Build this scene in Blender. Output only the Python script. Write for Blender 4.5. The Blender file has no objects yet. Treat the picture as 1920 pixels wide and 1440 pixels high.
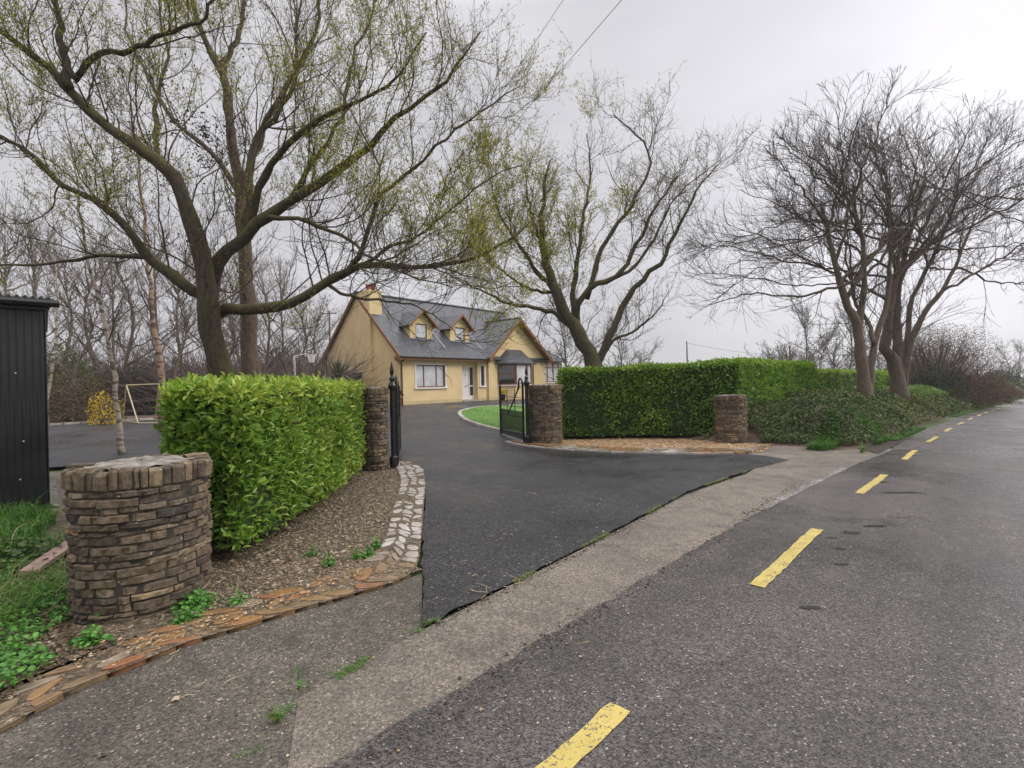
import bpy, math, random
import numpy as np
from mathutils import Vector
from mathutils.geometry import delaunay_2d_cdt
random.seed(5); RNG = np.random.default_rng(11)
PI = math.pi
SC = bpy.context.scene; COL = SC.collection
# ------------------------------------------------------------------ camera
F = 940.0; ROLL = math.radians(1.35); CY = 721.0; CH = 1.6
cam = bpy.data.cameras.new('camera'); co = bpy.data.objects.new('camera', cam); COL.objects.link(co)
cam.sensor_width = 36.0; cam.lens = 36.0 * F / 1920.0; cam.clip_end = 3000; cam.clip_start = 0.05
cam.shift_y = (CY - 720) / 1920.0
co.location = (0, 0, CH); co.rotation_mode = 'XYZ'
co.rotation_euler = (math.radians(90), ROLL, 0)      # replaced below by an exact matrix
from mathutils import Matrix
co.matrix_world = Matrix.Translation((0, 0, CH)) @ Matrix.Rotation(math.radians(90), 4, 'X') @ Matrix.Rotation(-ROLL, 4, 'Z')
SC.camera = co
SC.render.resolution_x = 1024; SC.render.resolution_y = 768
# ------------------------------------------------------------------ world and sun
AZ, EL = math.radians(92), math.radians(38)
SC.view_settings.view_transform = 'Standard'; SC.view_settings.look = 'None'
SC.view_settings.exposure = 0.0; SC.view_settings.gamma = 1.0
wd = bpy.data.worlds.new('World'); SC.world = wd; wd.use_nodes = True
nt = wd.node_tree; nt.nodes.clear()
def N(t, nt, **k):
    n = nt.nodes.new(t)
    for a, b in k.items():
        if a.startswith('i_'):
            n.inputs[a[2:].replace('_', ' ')].default_value = b
        else: setattr(n, a, b)
    return n
def mathn(nt, op, a, b=None, clamp=False):
    n = nt.nodes.new('ShaderNodeMath'); n.operation = op; n.use_clamp = clamp
    for i, x in enumerate((a, b)):
        if x is None: continue
        if hasattr(x, 'is_linked') or hasattr(x, 'links'): nt.links.new(x, n.inputs[i])
        else: n.inputs[i].default_value = x
    return n.outputs[0]
def mix(nt, fac, a, b, blend='MIX'):
    n = nt.nodes.new('ShaderNodeMix'); n.data_type = 'RGBA'; n.blend_type = blend
    for q, x in ((0, fac), (6, a), (7, b)):
        s = n.inputs[q]
        if hasattr(x, 'links'): nt.links.new(x, s)
        elif isinstance(x, (int, float)): s.default_value = x if q == 0 else (x, x, x, 1)
        else: s.default_value = tuple(x) + ((1,) if len(x) == 3 else ())
    return n.outputs[2]
def ramp(nt, fac, stops, interp='LINEAR'):
    n = nt.nodes.new('ShaderNodeValToRGB'); cr = n.color_ramp; cr.interpolation = interp
    while len(cr.elements) < len(stops): cr.elements.new(0.5)
    for e, (p, c) in zip(cr.elements, stops):
        e.position = p
        e.color = (c, c, c, 1) if isinstance(c, (int, float)) else tuple(c) + (1,)
    nt.links.new(fac, n.inputs[0]); return n.outputs[0]
sky = N('ShaderNodeTexSky', nt, sky_type='NISHITA', sun_disc=False, sun_elevation=EL, sun_rotation=AZ)
tc = N('ShaderNodeTexCoord', nt)
sep = N('ShaderNodeSeparateXYZ', nt); nt.links.new(tc.outputs['Generated'], sep.inputs[0])
mp = N('ShaderNodeMapping', nt); mp.inputs['Scale'].default_value = (1.2, 1.2, 3.0)
nt.links.new(tc.outputs['Generated'], mp.inputs[0])
nz = N('ShaderNodeTexNoise', nt); nz.inputs['Scale'].default_value = 1.6; nz.inputs['Detail'].default_value = 4; nz.inputs['Roughness'].default_value = 0.45
nt.links.new(mp.outputs[0], nz.inputs[0])
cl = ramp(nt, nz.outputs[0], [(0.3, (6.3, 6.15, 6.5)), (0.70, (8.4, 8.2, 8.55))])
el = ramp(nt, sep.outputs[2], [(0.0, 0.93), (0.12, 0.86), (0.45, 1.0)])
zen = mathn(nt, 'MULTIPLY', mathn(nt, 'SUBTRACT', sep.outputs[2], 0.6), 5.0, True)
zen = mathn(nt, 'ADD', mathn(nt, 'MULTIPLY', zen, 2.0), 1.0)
sd = (math.sin(AZ) * math.cos(EL), math.cos(AZ) * math.cos(EL), math.sin(EL))
gl = N('ShaderNodeVectorMath', nt, operation='DOT_PRODUCT'); nt.links.new(tc.outputs['Generated'], gl.inputs[0]); gl.inputs[1].default_value = (0.78, 0.55, 0.28)
glow = mathn(nt, 'MULTIPLY', mathn(nt, 'POWER', mathn(nt, 'MAXIMUM', gl.outputs['Value'], 0.0), 9.0), 0.75)
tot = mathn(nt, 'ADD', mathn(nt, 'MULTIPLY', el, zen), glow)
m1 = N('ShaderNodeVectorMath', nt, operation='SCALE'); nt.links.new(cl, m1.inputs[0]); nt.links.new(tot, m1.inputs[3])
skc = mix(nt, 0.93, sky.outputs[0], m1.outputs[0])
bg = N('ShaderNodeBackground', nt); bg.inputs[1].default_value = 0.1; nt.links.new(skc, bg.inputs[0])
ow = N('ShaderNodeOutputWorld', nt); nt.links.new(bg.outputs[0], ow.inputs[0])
sl = bpy.data.lights.new('sun', 'SUN'); sl.energy = 1.5; sl.angle = math.radians(22); sl.color = (1.0, 0.97, 0.92)
so = bpy.data.objects.new('sun', sl); COL.objects.link(so)
so.rotation_mode = 'QUATERNION'; so.rotation_quaternion = Vector(sd).to_track_quat('Z', 'Y')

# ------------------------------------------------------------------ geometry helpers
_c, _s = math.cos(ROLL), math.sin(ROLL)
def ray(u, v):
    a, b = u - 960.0, v - CY
    x, y = a * _c - b * _s, a * _s + b * _c
    return np.array([x / F, 1.0, -y / F])
C0 = np.array([2.505, 4.554]); A0 = 0.75688
RD = np.array([math.sin(A0), math.cos(A0)]); ND = np.array([-math.cos(A0), math.sin(A0)])
def hs(s):
    s = np.asarray(s, float); q = np.clip(s, -6, 52)
    h = -0.0113 * q - 3.523e-4 * q**2 + 3.6585e-6 * q**3
    return h - 0.018 * np.clip(s - 52, 0, 45)
def g(x, y):
    x = np.asarray(x, float); y = np.asarray(y, float)
    s = (x - C0[0]) * RD[0] + (y - C0[1]) * RD[1]; t = (x - C0[0]) * ND[0] + (y - C0[1]) * ND[1]
    w = np.clip((t - 7.0) / 15.5, 0, 1); w = w * w * (3 - 2 * w)
    k = np.clip((s - 28) / 25, 0, 1)
    return hs(s) * (1 - w * (1 - k)) + w * 0.54 * (1 - k)
def at(u, v):
    r = ray(u, v); k = 1.0
    lo, hi = 0.3, 400.0
    k = CH / max(-r[2], 1e-3)
    for _ in range(40):
        z = float(g(r[0] * k, r[1] * k)); k = 0.5 * k + 0.5 * (CH - z) / max(-r[2], 1e-3)
    return np.array([r[0] * k, r[1] * k])
def W(u, v, d):
    return ray(u, v) * d + np.array([0, 0, CH])
def road(s, t):
    """point on the gently curving road: s along the yellow line, t to its left"""
    s = np.asarray(s, float); q = np.clip(s, 0, 110)
    n = 60; f = np.linspace(0, 1, n + 1)
    th = A0 + 2.7137e-3 * (q[..., None] * f) * 0.97 - 2.0e-5 * (q[..., None] * f) ** 2
    X = np.trapz(np.sin(th), f, axis=-1) * q; Y = np.trapz(np.cos(th), f, axis=-1) * q
    e = th[..., -1]; neg = np.minimum(s, 0) + np.maximum(s - 110, 0)
    return C0[0] + X + neg * np.sin(e) - t * np.cos(e), C0[1] + Y + neg * np.cos(e) + t * np.sin(e)

def prop(o, label=None, cat=None, group=None, kind=None):
    if label: o['label'] = label
    if cat: o['category'] = cat
    if group: o['group'] = group
    if kind: o['kind'] = kind
    return o
def empty(name, loc=(0, 0, 0), rz=0, label=None, cat=None, group=None):
    o = bpy.data.objects.new(name, None); COL.objects.link(o)
    o.location = loc; o.rotation_euler = (0, 0, rz); o.empty_display_size = 0.1
    return prop(o, label, cat, group)
def link_mesh(name, me, mat, parent=None):
    for m in (mat if isinstance(mat, (list, tuple)) else [mat]): me.materials.append(m)
    o = bpy.data.objects.new(name, me); COL.objects.link(o)
    if parent is not None: o.parent = parent
    return o
class MB:
    """collects vertices / faces as arrays, links ONE mesh object"""
    def __init__(s): s.v = []; s.f = []; s.t = []; s.mi = []; s.n = 0
    def add(s, v, faces, tint=0.5, mi=0):
        v = np.asarray(v, float).reshape(-1, 3)
        s.v.append(v); s.t.append(np.broadcast_to(np.asarray(tint, float), (len(v),)))
        for fa in (faces if isinstance(faces, list) and len(faces) and isinstance(faces[0], np.ndarray) else [np.asarray(faces)]):
            if len(fa): s.f.append(fa + s.n); s.mi.append(mi)
        s.n += len(v)
    def poly(s, pts, tint=0.5, mi=0):
        s.add(pts, [np.arange(len(pts))[None, :]], tint, mi)
    def box(s, a, b, tint=0.5, mi=0):
        a = np.minimum(a, b) if False else np.array(a, float); b = np.array(b, float)
        v = np.array([[x, y, z] for x in (a[0], b[0]) for y in (a[1], b[1]) for z in (a[2], b[2])])
        s.add(v, [np.array([[0, 1, 3, 2], [4, 6, 7, 5], [0, 4, 5, 1], [2, 3, 7, 6], [0, 2, 6, 4], [1, 5, 7, 3]])], tint, mi)
    def extrude(s, pts, vec, tint=0.5, mi=0):
        p = np.asarray(pts, float); q = p + np.asarray(vec, float); n = len(p)
        s.add(np.vstack([p, q]), [np.arange(n)[::-1][None, :], (np.arange(n) + n)[None, :],
              np.array([[i, (i + 1) % n, (i + 1) % n + n, i + n] for i in range(n)])], tint, mi)
    def tube(s, pts, r, k=8, tint=0.5, mi=0):
        p = np.asarray(pts, float)[None]; r = np.broadcast_to(np.asarray(r, float), (p.shape[1],))[None]
        s.tubes(p, r, k, tint, mi)
    def tubes(s, P, R, k=3, tint=0.5, mi=0, cap=True):
        Nn, M = P.shape[:2]
        if Nn == 0: return
        T = np.gradient(P, axis=1); T /= np.linalg.norm(T, axis=2, keepdims=True) + 1e-9
        d = P[:, -1] - P[:, 0]; ref = np.where((np.abs(d[:, 2]) > 0.8 * np.linalg.norm(d, axis=1))[:, None], [[1., 0.3, 0]], [[0, 0.1, 1.]])
        U = np.cross(T, np.repeat(ref[:, None], M, 1)); U /= np.linalg.norm(U, axis=2, keepdims=True) + 1e-9
        V = np.cross(T, U)
        a = np.arange(k) * 2 * PI / k
        ring = P[:, :, None] + R[:, :, None, None] * (np.cos(a)[:, None] * U[:, :, None] + np.sin(a)[:, None] * V[:, :, None])
        base = (np.arange(Nn) * M * k)[:, None, None]; i = (np.arange(M - 1) * k)[None, :, None]; j = np.arange(k)[None, None]
        j2 = (j + 1) % k
        q = np.stack([base + i + j, base + i + j2, base + i + k + j2, base + i + k + j], -1).reshape(-1, 4)
        fs = [q]
        if cap:
            fs += [(base[:, 0] + np.arange(k)[None][:, ::-1]), (base[:, 0] + (M - 1) * k + np.arange(k)[None])]
        tt = np.repeat(np.broadcast_to(np.asarray(tint, float), (Nn,)), M * k)
        s.add(ring.reshape(-1, 3), fs, tt, mi)
    def lathe(s, prof, k=16, c=(0, 0, 0), tint=0.5, mi=0):
        a = np.arange(k) * 2 * PI / k; v = np.array([[r * math.cos(x) + c[0], r * math.sin(x) + c[1], z + c[2]] for r, z in prof for x in a])
        m = len(prof); q = [[i * k + j, i * k + (j + 1) % k, (i + 1) * k + (j + 1) % k, (i + 1) * k + j] for i in range(m - 1) for j in range(k)]
        s.add(v, [np.array(q), np.arange(k)[::-1][None], (np.arange(k) + (m - 1) * k)[None]], tint, mi)
    def build(s, name, mat, parent=None, smooth=False):
        me = bpy.data.meshes.new(name)
        v = np.vstack(s.v); me.vertices.add(len(v)); me.vertices.foreach_set('co', v.ravel())
        li = np.concatenate([f.ravel() for f in s.f]); cnt = np.concatenate([np.full(len(f), f.shape[1]) for f in s.f])
        me.loops.add(len(li)); me.loops.foreach_set('vertex_index', li.astype(np.int32))
        me.polygons.add(len(cnt)); st = np.concatenate([[0], np.cumsum(cnt)[:-1]])
        me.polygons.foreach_set('loop_start', st.astype(np.int32)); me.polygons.foreach_set('loop_total', cnt.astype(np.int32))
        me.polygons.foreach_set('material_index', np.concatenate([np.full(len(f), m) for f, m in zip(s.f, s.mi)]).astype(np.int32))
        me.update(calc_edges=True)
        at_ = me.attributes.new('tint', 'FLOAT', 'POINT'); at_.data.foreach_set('value', np.concatenate(s.t).astype(np.float32))
        me.polygons.foreach_set('use_smooth', np.full(len(cnt), bool(smooth)))
        return link_mesh(name, me, mat, parent)
def norm(a): return a / (np.linalg.norm(a, axis=-1, keepdims=True) + 1e-9)
def pnoise(p, f, seed=0):
    """cheap smooth 3-D noise, about -1..1"""
    p = np.asarray(p, float) * f; r = np.random.default_rng(seed); o = 0
    for i in range(5):
        d = r.normal(size=3); ph = r.uniform(0, 6.28)
        o = o + np.sin(p @ d + ph + 1.3 * np.sin(p @ r.normal(size=3) * 0.7 + ph))
    return o / 3.2
LEAF8 = (np.array([[0, 0, 0], [.33, -.42, .10], [.33, 0, 0], [.33, .42, .10], [.70, -.38, .06], [.70, 0, -.06], [.70, .38, .06], [1, 0, -.16]]),
         [np.array([[0, 2, 1], [0, 3, 2], [4, 5, 7], [5, 6, 7]]), np.array([[1, 2, 5, 4], [2, 3, 6, 5]])])
LEAF4 = (np.array([[0, 0, 0], [.5, -.5, .1], [1, 0, -.05], [.5, .5, .1]]), [np.array([[0, 2, 1], [0, 3, 2]])])
def leaves(mb, tmpl, pos, dirn, nrm, L, Wd, tint, mi=0):
    tv, tf = tmpl; n = len(pos)
    if n == 0: return
    d = norm(dirn); b = norm(np.cross(nrm, d)); c = np.cross(d, b)
    L = np.broadcast_to(L, (n,))[:, None, None]; Wd = np.broadcast_to(Wd, (n,))[:, None, None]
    v = pos[:, None] + d[:, None] * tv[None, :, 0:1] * L + b[:, None] * tv[None, :, 1:2] * Wd + c[:, None] * tv[None, :, 2:3] * L
    k = len(tv); off = (np.arange(n) * k)[:, None, None]
    fs = [(f[None] + off).reshape(-1, f.shape[1]) for f in tf]
    mb.add(v.reshape(-1, 3), fs, np.repeat(np.broadcast_to(tint, (n,)), k), mi)
def densify(p, step):
    out = []; n = len(p)
    for i in range(n):
        a, b = np.array(p[i]), np.array(p[(i + 1) % n]); m = max(1, int(np.linalg.norm(b - a) / step))
        for k in range(m): out.append(a + (b - a) * k / m)
    return out
def inside(pts, poly):
    x, y = pts[:, 0], pts[:, 1]; c = np.zeros(len(pts), bool); n = len(poly)
    for i in range(n):
        x1, y1 = poly[i]; x2, y2 = poly[(i + 1) % n]
        hit = ((y1 > y) != (y2 > y)) & (x < (x2 - x1) * (y - y1) / (y2 - y1 + 1e-12) + x1); c ^= hit
    return c
def sheet(name, poly, mat, dz=0.0, step=0.6, hf=None, parent=None, jag=0.0, kind='structure', skirt=0.0):
    b = densify([np.array(q[:2], float) for q in poly], step if not jag else min(step, 0.12))
    if jag:
        r = np.random.default_rng(len(b)); b = [q + r.normal(size=2) * jag for q in b]
    pl = np.array(b); lo, hi = pl.min(0), pl.max(0)
    gx, gy = np.meshgrid(np.arange(lo[0] + step / 2, hi[0], step), np.arange(lo[1] + step / 2, hi[1], step))
    ip = np.c_[gx.ravel(), gy.ravel()]; ip = ip[inside(ip, pl)]
    allp = [Vector(q) for q in np.vstack([pl, ip])]
    r = delaunay_2d_cdt(allp, [], [list(range(len(pl)))], 1, 1e-5)
    v2 = np.array([list(q) for q in r[0]]); z = g(v2[:, 0], v2[:, 1]) + dz
    if hf is not None: z = z + hf(v2[:, 0], v2[:, 1])
    mb = MB(); fa = np.array([f for f in r[2] if len(f) == 3])
    # face up
    a, bb, c = v2[fa[:, 0]], v2[fa[:, 1]], v2[fa[:, 2]]
    cr = (bb[:, 0] - a[:, 0]) * (c[:, 1] - a[:, 1]) - (bb[:, 1] - a[:, 1]) * (c[:, 0] - a[:, 0])
    fa[cr < 0] = fa[cr < 0][:, ::-1]
    mb.add(np.c_[v2, z], [fa])
    if skirt:
        zz = g(pl[:, 0], pl[:, 1]) + dz; n = len(pl)
        mb.add(np.vstack([np.c_[pl, zz], np.c_[pl, zz - skirt]]), [np.array([[i, (i + 1) % n, (i + 1) % n + n, i + n] for i in range(n)])])
    o = mb.build(name, mat, parent, True)
    if kind and parent is None: o['kind'] = kind
    return o

# ------------------------------------------------------------------ materials
def newmat(name):
    m = bpy.data.materials.new(name); m.use_nodes = True; nt = m.node_tree; nt.nodes.clear()
    b = nt.nodes.new('ShaderNodeBsdfPrincipled'); o = nt.nodes.new('ShaderNodeOutputMaterial'); nt.links.new(b.outputs[0], o.inputs[0])
    return m, nt, b
def setv(nt, sock, v):
    if hasattr(v, 'links'): nt.links.new(v, sock)
    elif isinstance(v, (int, float)): sock.default_value = v
    else: sock.default_value = tuple(v) + ((1,) if len(v) == 3 else ())
def coord(nt, scale=(1, 1, 1), kind='Object'):
    t = N('ShaderNodeTexCoord', nt); m = N('ShaderNodeMapping', nt); m.inputs['Scale'].default_value = scale
    nt.links.new(t.outputs[kind], m.inputs[0]); return m.outputs[0]
def noise(nt, vec, sc, det=3, rough=0.55, out=0):
    n = N('ShaderNodeTexNoise', nt); n.inputs['Scale'].default_value = sc; n.inputs['Detail'].default_value = det; n.inputs['Roughness'].default_value = rough
    nt.links.new(vec, n.inputs[0]); return n.outputs[out]
def voro(nt, vec, sc, feature='F1', out='Distance', rnd=1.0):
    n = N('ShaderNodeTexVoronoi', nt, feature=feature); n.inputs['Scale'].default_value = sc; n.inputs['Randomness'].default_value = rnd
    nt.links.new(vec, n.inputs[0]); return n.outputs[out]
def bump(nt, h, strength=0.5, dist=0.01, nrm=None):
    n = N('ShaderNodeBump', nt); n.inputs['Strength'].default_value = strength; n.inputs['Distance'].default_value = dist
    nt.links.new(h, n.inputs['Height'])
    if nrm is not None: nt.links.new(nrm, n.inputs['Normal'])
    return n.outputs[0]
def tintn(nt):
    a = N('ShaderNodeAttribute', nt, attribute_name='tint'); return a.outputs['Fac']
def simple(name, col, rough=0.6, var=0.15, sc=6.0, bmp=0.0, bsc=40.0, metal=0.0, spec=0.5):
    m, nt, b = newmat(name); v = coord(nt)
    n = noise(nt, v, sc, 4); c = ramp(nt, n, [(0.3, tuple(x * (1 - var) for x in col)), (0.7, tuple(min(1, x * (1 + var)) for x in col))])
    setv(nt, b.inputs['Base Color'], c); b.inputs['Roughness'].default_value = rough; b.inputs['Metallic'].default_value = metal
    b.inputs['Specular IOR Level'].default_value = spec
    if bmp: setv(nt, b.inputs['Normal'], bump(nt, noise(nt, v, bsc, 3), bmp, 0.01))
    return m
def m_aggregate(name, c0, c1, speck, sc=110.0, specamt=0.05, rough=(0.45, 0.8), patch=0.35, psc=0.8, bs=0.6, stain=None, dist=0.004, streak=0.0, wet=0.0):
    """chippings in a binder: per-grain colour, pale specks, wet and dry patches"""
    m, nt, b = newmat(name); v = coord(nt)
    cell = voro(nt, v, sc, out='Color'); sc1 = N('ShaderNodeSeparateColor', nt); nt.links.new(cell, sc1.inputs[0])
    big = noise(nt, v, psc, 5, 0.6); mid = noise(nt, v, psc * 9, 4, 0.6)
    base = ramp(nt, sc1.outputs[0], [(0.0, c0), (1.0, c1)])
    sp = mathn(nt, 'GREATER_THAN', sc1.outputs[1], 1 - specamt)
    c = mix(nt, sp, base, speck)
    fine = noise(nt, v, sc * 0.35, 2)
    c = mix(nt, 1.0, c, ramp(nt, fine, [(0.3, 0.62), (0.7, 1.35)]), 'MULTIPLY')
    c = mix(nt, 1.0, c, ramp(nt, big, [(0.32, 1 - patch), (0.68, 1 + patch)]), 'MULTIPLY')
    c = mix(nt, 1.0, c, ramp(nt, mid, [(0.3, 0.85), (0.7, 1.15)]), 'MULTIPLY')
    if stain: c = mix(nt, ramp(nt, noise(nt, v, 2.3, 6, 0.7), [(0.52, 0.0), (0.68, 0.7)]), c, stain)
    if streak:
        t_ = N('ShaderNodeTexCoord', nt); m_ = N('ShaderNodeMapping', nt); m_.inputs['Rotation'].default_value = (0, 0, -(PI / 2 - .757)); m_.inputs['Scale'].default_value = (1, 1, 1)
        nt.links.new(t_.outputs['Object'], m_.inputs[0]); m2_ = N('ShaderNodeMapping', nt); m2_.inputs['Scale'].default_value = (.10, 1.15, 1); nt.links.new(m_.outputs[0], m2_.inputs[0])
        stn = noise(nt, m2_.outputs[0], 1.0, 6, .68); c = mix(nt, 1.0, c, ramp(nt, stn, [(.34, 1 - streak), (.66, 1 + streak)]), 'MULTIPLY')
        m3_ = N('ShaderNodeMapping', nt); m3_.inputs['Scale'].default_value = (1.0, 2.2, 1); nt.links.new(m_.outputs[0], m3_.inputs[0])
        dk = ramp(nt, noise(nt, m3_.outputs[0], 1.1, 7, .75), [(.63, 0.0), (.70, .6)]); c = mix(nt, dk, c, (.035, .032, .030))
    rg = ramp(nt, big, [(0.38, rough[0]), (0.62, rough[1])]); bst = bs
    if wet:
        wm = ramp(nt, noise(nt, v, .5, 6, .7), [(.49, 0.0), (.60, 1.0)])
        rg = mix(nt, mathn(nt, 'MULTIPLY', wm, wet), rg, .16); c = mix(nt, mathn(nt, 'MULTIPLY', wm, .3), c, (.02, .02, .02)); bst = mathn(nt, 'SUBTRACT', bs, mathn(nt, 'MULTIPLY', wm, bs * .6 * wet))
    setv(nt, b.inputs['Base Color'], c); setv(nt, b.inputs['Roughness'], rg)
    h = voro(nt, v, sc, out='Distance')
    bn = bump(nt, mathn(nt, 'MULTIPLY', h, -1.0), bs, dist)
    if wet: nt.links.new(bst, bn.node.inputs['Strength'])
    nt.links.new(bn, b.inputs['Normal'])
    return m
M = {}
M['road'] = m_aggregate('road surface', (.014, .0125, .011), (.145, .126, .112), (.36, .33, .30), 125, .014, (.28, .52), .22, .35, .9, streak=.24, wet=.95)
M['tarmac'] = m_aggregate('new tarmac', (.003, .003, .0032), (.050, .048, .050), (.16, .155, .15), 70, .015, (.36, .62), .26, .42, .9, wet=.65)
M['concrete'] = m_aggregate('worn concrete', (.095, .078, .060), (.23, .195, .155), (.36, .32, .27), 130, .03, (.5, .85), .25, .7, .35, (.07, .062, .05))
M['verge'] = m_aggregate('exposed aggregate', (.040, .034, .026), (.15, .13, .10), (.36, .33, .28), 125, .02, (.45, .8), .35, .9, .8, (.035, .036, .018))
M['gravel'] = m_aggregate('gravel', (.06, .042, .024), (.25, .185, .115), (.36, .29, .21), 55, .08, (.5, .8), .25, 1.4, 1.0, (.05, .035, .02), dist=.02)
M['gravel2'] = m_aggregate('gold gravel', (.17, .09, .035), (.50, .33, .16), (.6, .48, .33), 45, .08, (.5, .8), .25, 1.4, 1.0, (.18, .12, .05), dist=.02)
def m_tint(name, stops, rough=.6, nsc=25, bmp=.5, bd=.006, spots=None, trans=0.0, spec=.5, namt=.25):
    m, nt, b = newmat(name); v = coord(nt)
    c = ramp(nt, tintn(nt), stops)
    n = noise(nt, v, nsc, 5, .6)
    c = mix(nt, 1.0, c, ramp(nt, n, [(.3, 1 - namt), (.7, 1 + namt)]), 'MULTIPLY')
    if spots: c = mix(nt, ramp(nt, noise(nt, v, spots[1], 5, .65), [(spots[2], 0.0), (spots[2] + .06, 1.0)]), c, spots[0])
    setv(nt, b.inputs['Base Color'], c); b.inputs['Roughness'].default_value = rough; b.inputs['Specular IOR Level'].default_value = spec
    if bmp: setv(nt, b.inputs['Normal'], bump(nt, n, bmp, bd))
    if trans:
        tr = nt.nodes.new('ShaderNodeBsdfTranslucent'); setv(nt, tr.inputs[0], c); ms = nt.nodes.new('ShaderNodeMixShader'); ms.inputs[0].default_value = trans
        nt.links.new(b.outputs[0], ms.inputs[1]); nt.links.new(tr.outputs[0], ms.inputs[2])
        out = [x for x in nt.nodes if x.type == 'OUTPUT_MATERIAL'][0]; nt.links.new(ms.outputs[0], out.inputs[0])
    return m
M['stone'] = m_tint('rubble stone', [(0, (.046, .036, .028)), (.35, (.115, .084, .056)), (.6, (.17, .125, .078)), (.85, (.25, .185, .105)), (1, (.29, .155, .075))], .7, 26, 1.0, .012, ((.46, .45, .40), 16, .655), namt=.5)
M['mortar'] = simple('dark mortar with painted gap shade', (.05, .042, .034), .9, .4, 20, .5)  # mortar core, darkened to hold the shade in the gaps between stones
M['topmortar'] = simple('pillar top mortar', (.22, .20, .17), .85, .6, 9, 1.0, 40)
M['paving'] = m_tint('crazy paving stone', [(0, (.50, .46, .42)), (.3, (.36, .31, .26)), (.6, (.20, .145, .085)), (.8, (.27, .155, .065)), (1, (.28, .125, .06))], .32, 9, .5, .008, namt=.35)
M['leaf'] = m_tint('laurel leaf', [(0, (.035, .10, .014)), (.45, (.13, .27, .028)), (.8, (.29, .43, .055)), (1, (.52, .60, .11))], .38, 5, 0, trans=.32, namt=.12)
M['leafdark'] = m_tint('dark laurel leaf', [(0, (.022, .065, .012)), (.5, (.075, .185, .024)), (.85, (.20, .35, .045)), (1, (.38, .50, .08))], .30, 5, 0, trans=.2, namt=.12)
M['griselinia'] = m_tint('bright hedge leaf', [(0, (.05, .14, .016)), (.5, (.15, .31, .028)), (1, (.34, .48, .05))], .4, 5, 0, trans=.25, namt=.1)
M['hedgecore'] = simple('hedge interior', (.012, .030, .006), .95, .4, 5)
M['ivy'] = m_tint('ivy leaf', [(0, (.028, .050, .014)), (.4, (.085, .13, .030)), (.7, (.17, .19, .055)), (.88, (.24, .175, .09)), (1, (.24, .37, .08))], .7, 5, 0, trans=.15, namt=.15)
M['grass'] = m_tint('grass blade', [(0, (.03, .085, .012)), (.5, (.08, .21, .025)), (.85, (.16, .30, .04)), (1, (.34, .28, .12))], .5, 5, 0, trans=.3, namt=.1)
M['weed'] = m_tint('weed leaf', [(0, (.03, .11, .02)), (.5, (.09, .27, .04)), (1, (.19, .42, .07))], .45, 5, 0, trans=.3, namt=.1)
M['shoot'] = m_tint('new willow leaf', [(0, (.17, .17, .018)), (.5, (.36, .36, .030)), (1, (.55, .54, .06))], .5, 5, 0, trans=.4, namt=.1)
M['darkleaf'] = m_tint('evergreen leaf', [(0, (.012, .022, .012)), (.6, (.03, .05, .02)), (1, (.07, .09, .035))], .5, 5, 0, trans=.1)
M['brownleaf'] = m_tint('brown twiggy leaf', [(0, (.04, .027, .018)), (.5, (.11, .072, .042)), (1, (.19, .13, .07))], .7, 5, 0, trans=.15)
M['yellow'] = m_tint('forsythia flower', [(0, (.5, .33, .01)), (1, (.85, .62, .02))], .6, 5, 0, trans=.2)
def m_bark(name, dark, light, moss, mossamt=.5, sc=7.0, rings=False):
    m, nt, b = newmat(name); v = coord(nt, (1, 1, .35)); v1 = coord(nt)
    n = noise(nt, v, sc * 3, 6, .65); c = ramp(nt, n, [(.3, dark), (.7, light)])
    geo = N('ShaderNodeNewGeometry', nt); sp = N('ShaderNodeSeparateXYZ', nt); nt.links.new(geo.outputs['Normal'], sp.inputs[0])
    mm = mathn(nt, 'ADD', mathn(nt, 'MULTIPLY', sp.outputs[2], .28), noise(nt, v1, 2.4, 5, .65))
    c = mix(nt, ramp(nt, mm, [(.62 - .2 * mossamt, 0.0), (.82 - .2 * mossamt, min(1, mossamt * 1.3))]), c, moss)
    if rings:
        w = N('ShaderNodeTexNoise', nt); w.inputs['Scale'].default_value = 1.0; nt.links.new(coord(nt, (2, 2, 11)), w.inputs[0])
        c = mix(nt, ramp(nt, w.outputs[0], [(.52, 0.0), (.58, .8)]), c, (.05, .035, .03))
    setv(nt, b.inputs['Base Color'], c); b.inputs['Roughness'].default_value = .85
    setv(nt, b.inputs['Normal'], bump(nt, n, .9, .03)); return m
M['willow'] = m_bark('mossy willow bark', (.030, .024, .015), (.125, .098, .062), (.12, .112, .024), .62)
M['bark2'] = m_bark('brown bark', (.065, .045, .033), (.17, .12, .085), (.10, .10, .03), .25)
M['twig'] = simple('willow twig', (.085, .062, .042), .8, .3, 3)
M['ashbark'] = m_bark('grey brown bark', (.085, .062, .048), (.21, .16, .12), (.13, .12, .06), .25)
M['ashtwig'] = simple('dark twig', (.075, .055, .047), .8, .25, 3)
M['birch'] = m_bark('birch bark', (.30, .25, .20), (.52, .44, .36), (.16, .15, .08), .2, 5, True)
M['copper'] = m_bark('copper birch bark', (.24, .145, .09), (.46, .32, .22), (.3, .22, .14), .2, 5, True)
M['bgbark'] = simple('distant bark with painted haze', (.15, .118, .095), .85, .3, 2)  # lightened so that distance haze sits in the bark colour
M['fartwig'] = simple('far bare twig with painted haze', (.13, .11, .10), .85, .2, 2)  # lighter grey-brown carries the haze in the twig colour
M['render'] = simple('cream render', (.79, .60, .325), .85, .10, .8, .25, 120)
M['plinth'] = simple('plinth render', (.62, .49, .27), .85, .1, 3)
M['white'] = simple('white paint', (.80, .77, .76), .55, .04, 3)
M['brownwood'] = simple('brown window wood', (.22, .075, .025), .5, .25, 9)
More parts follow.
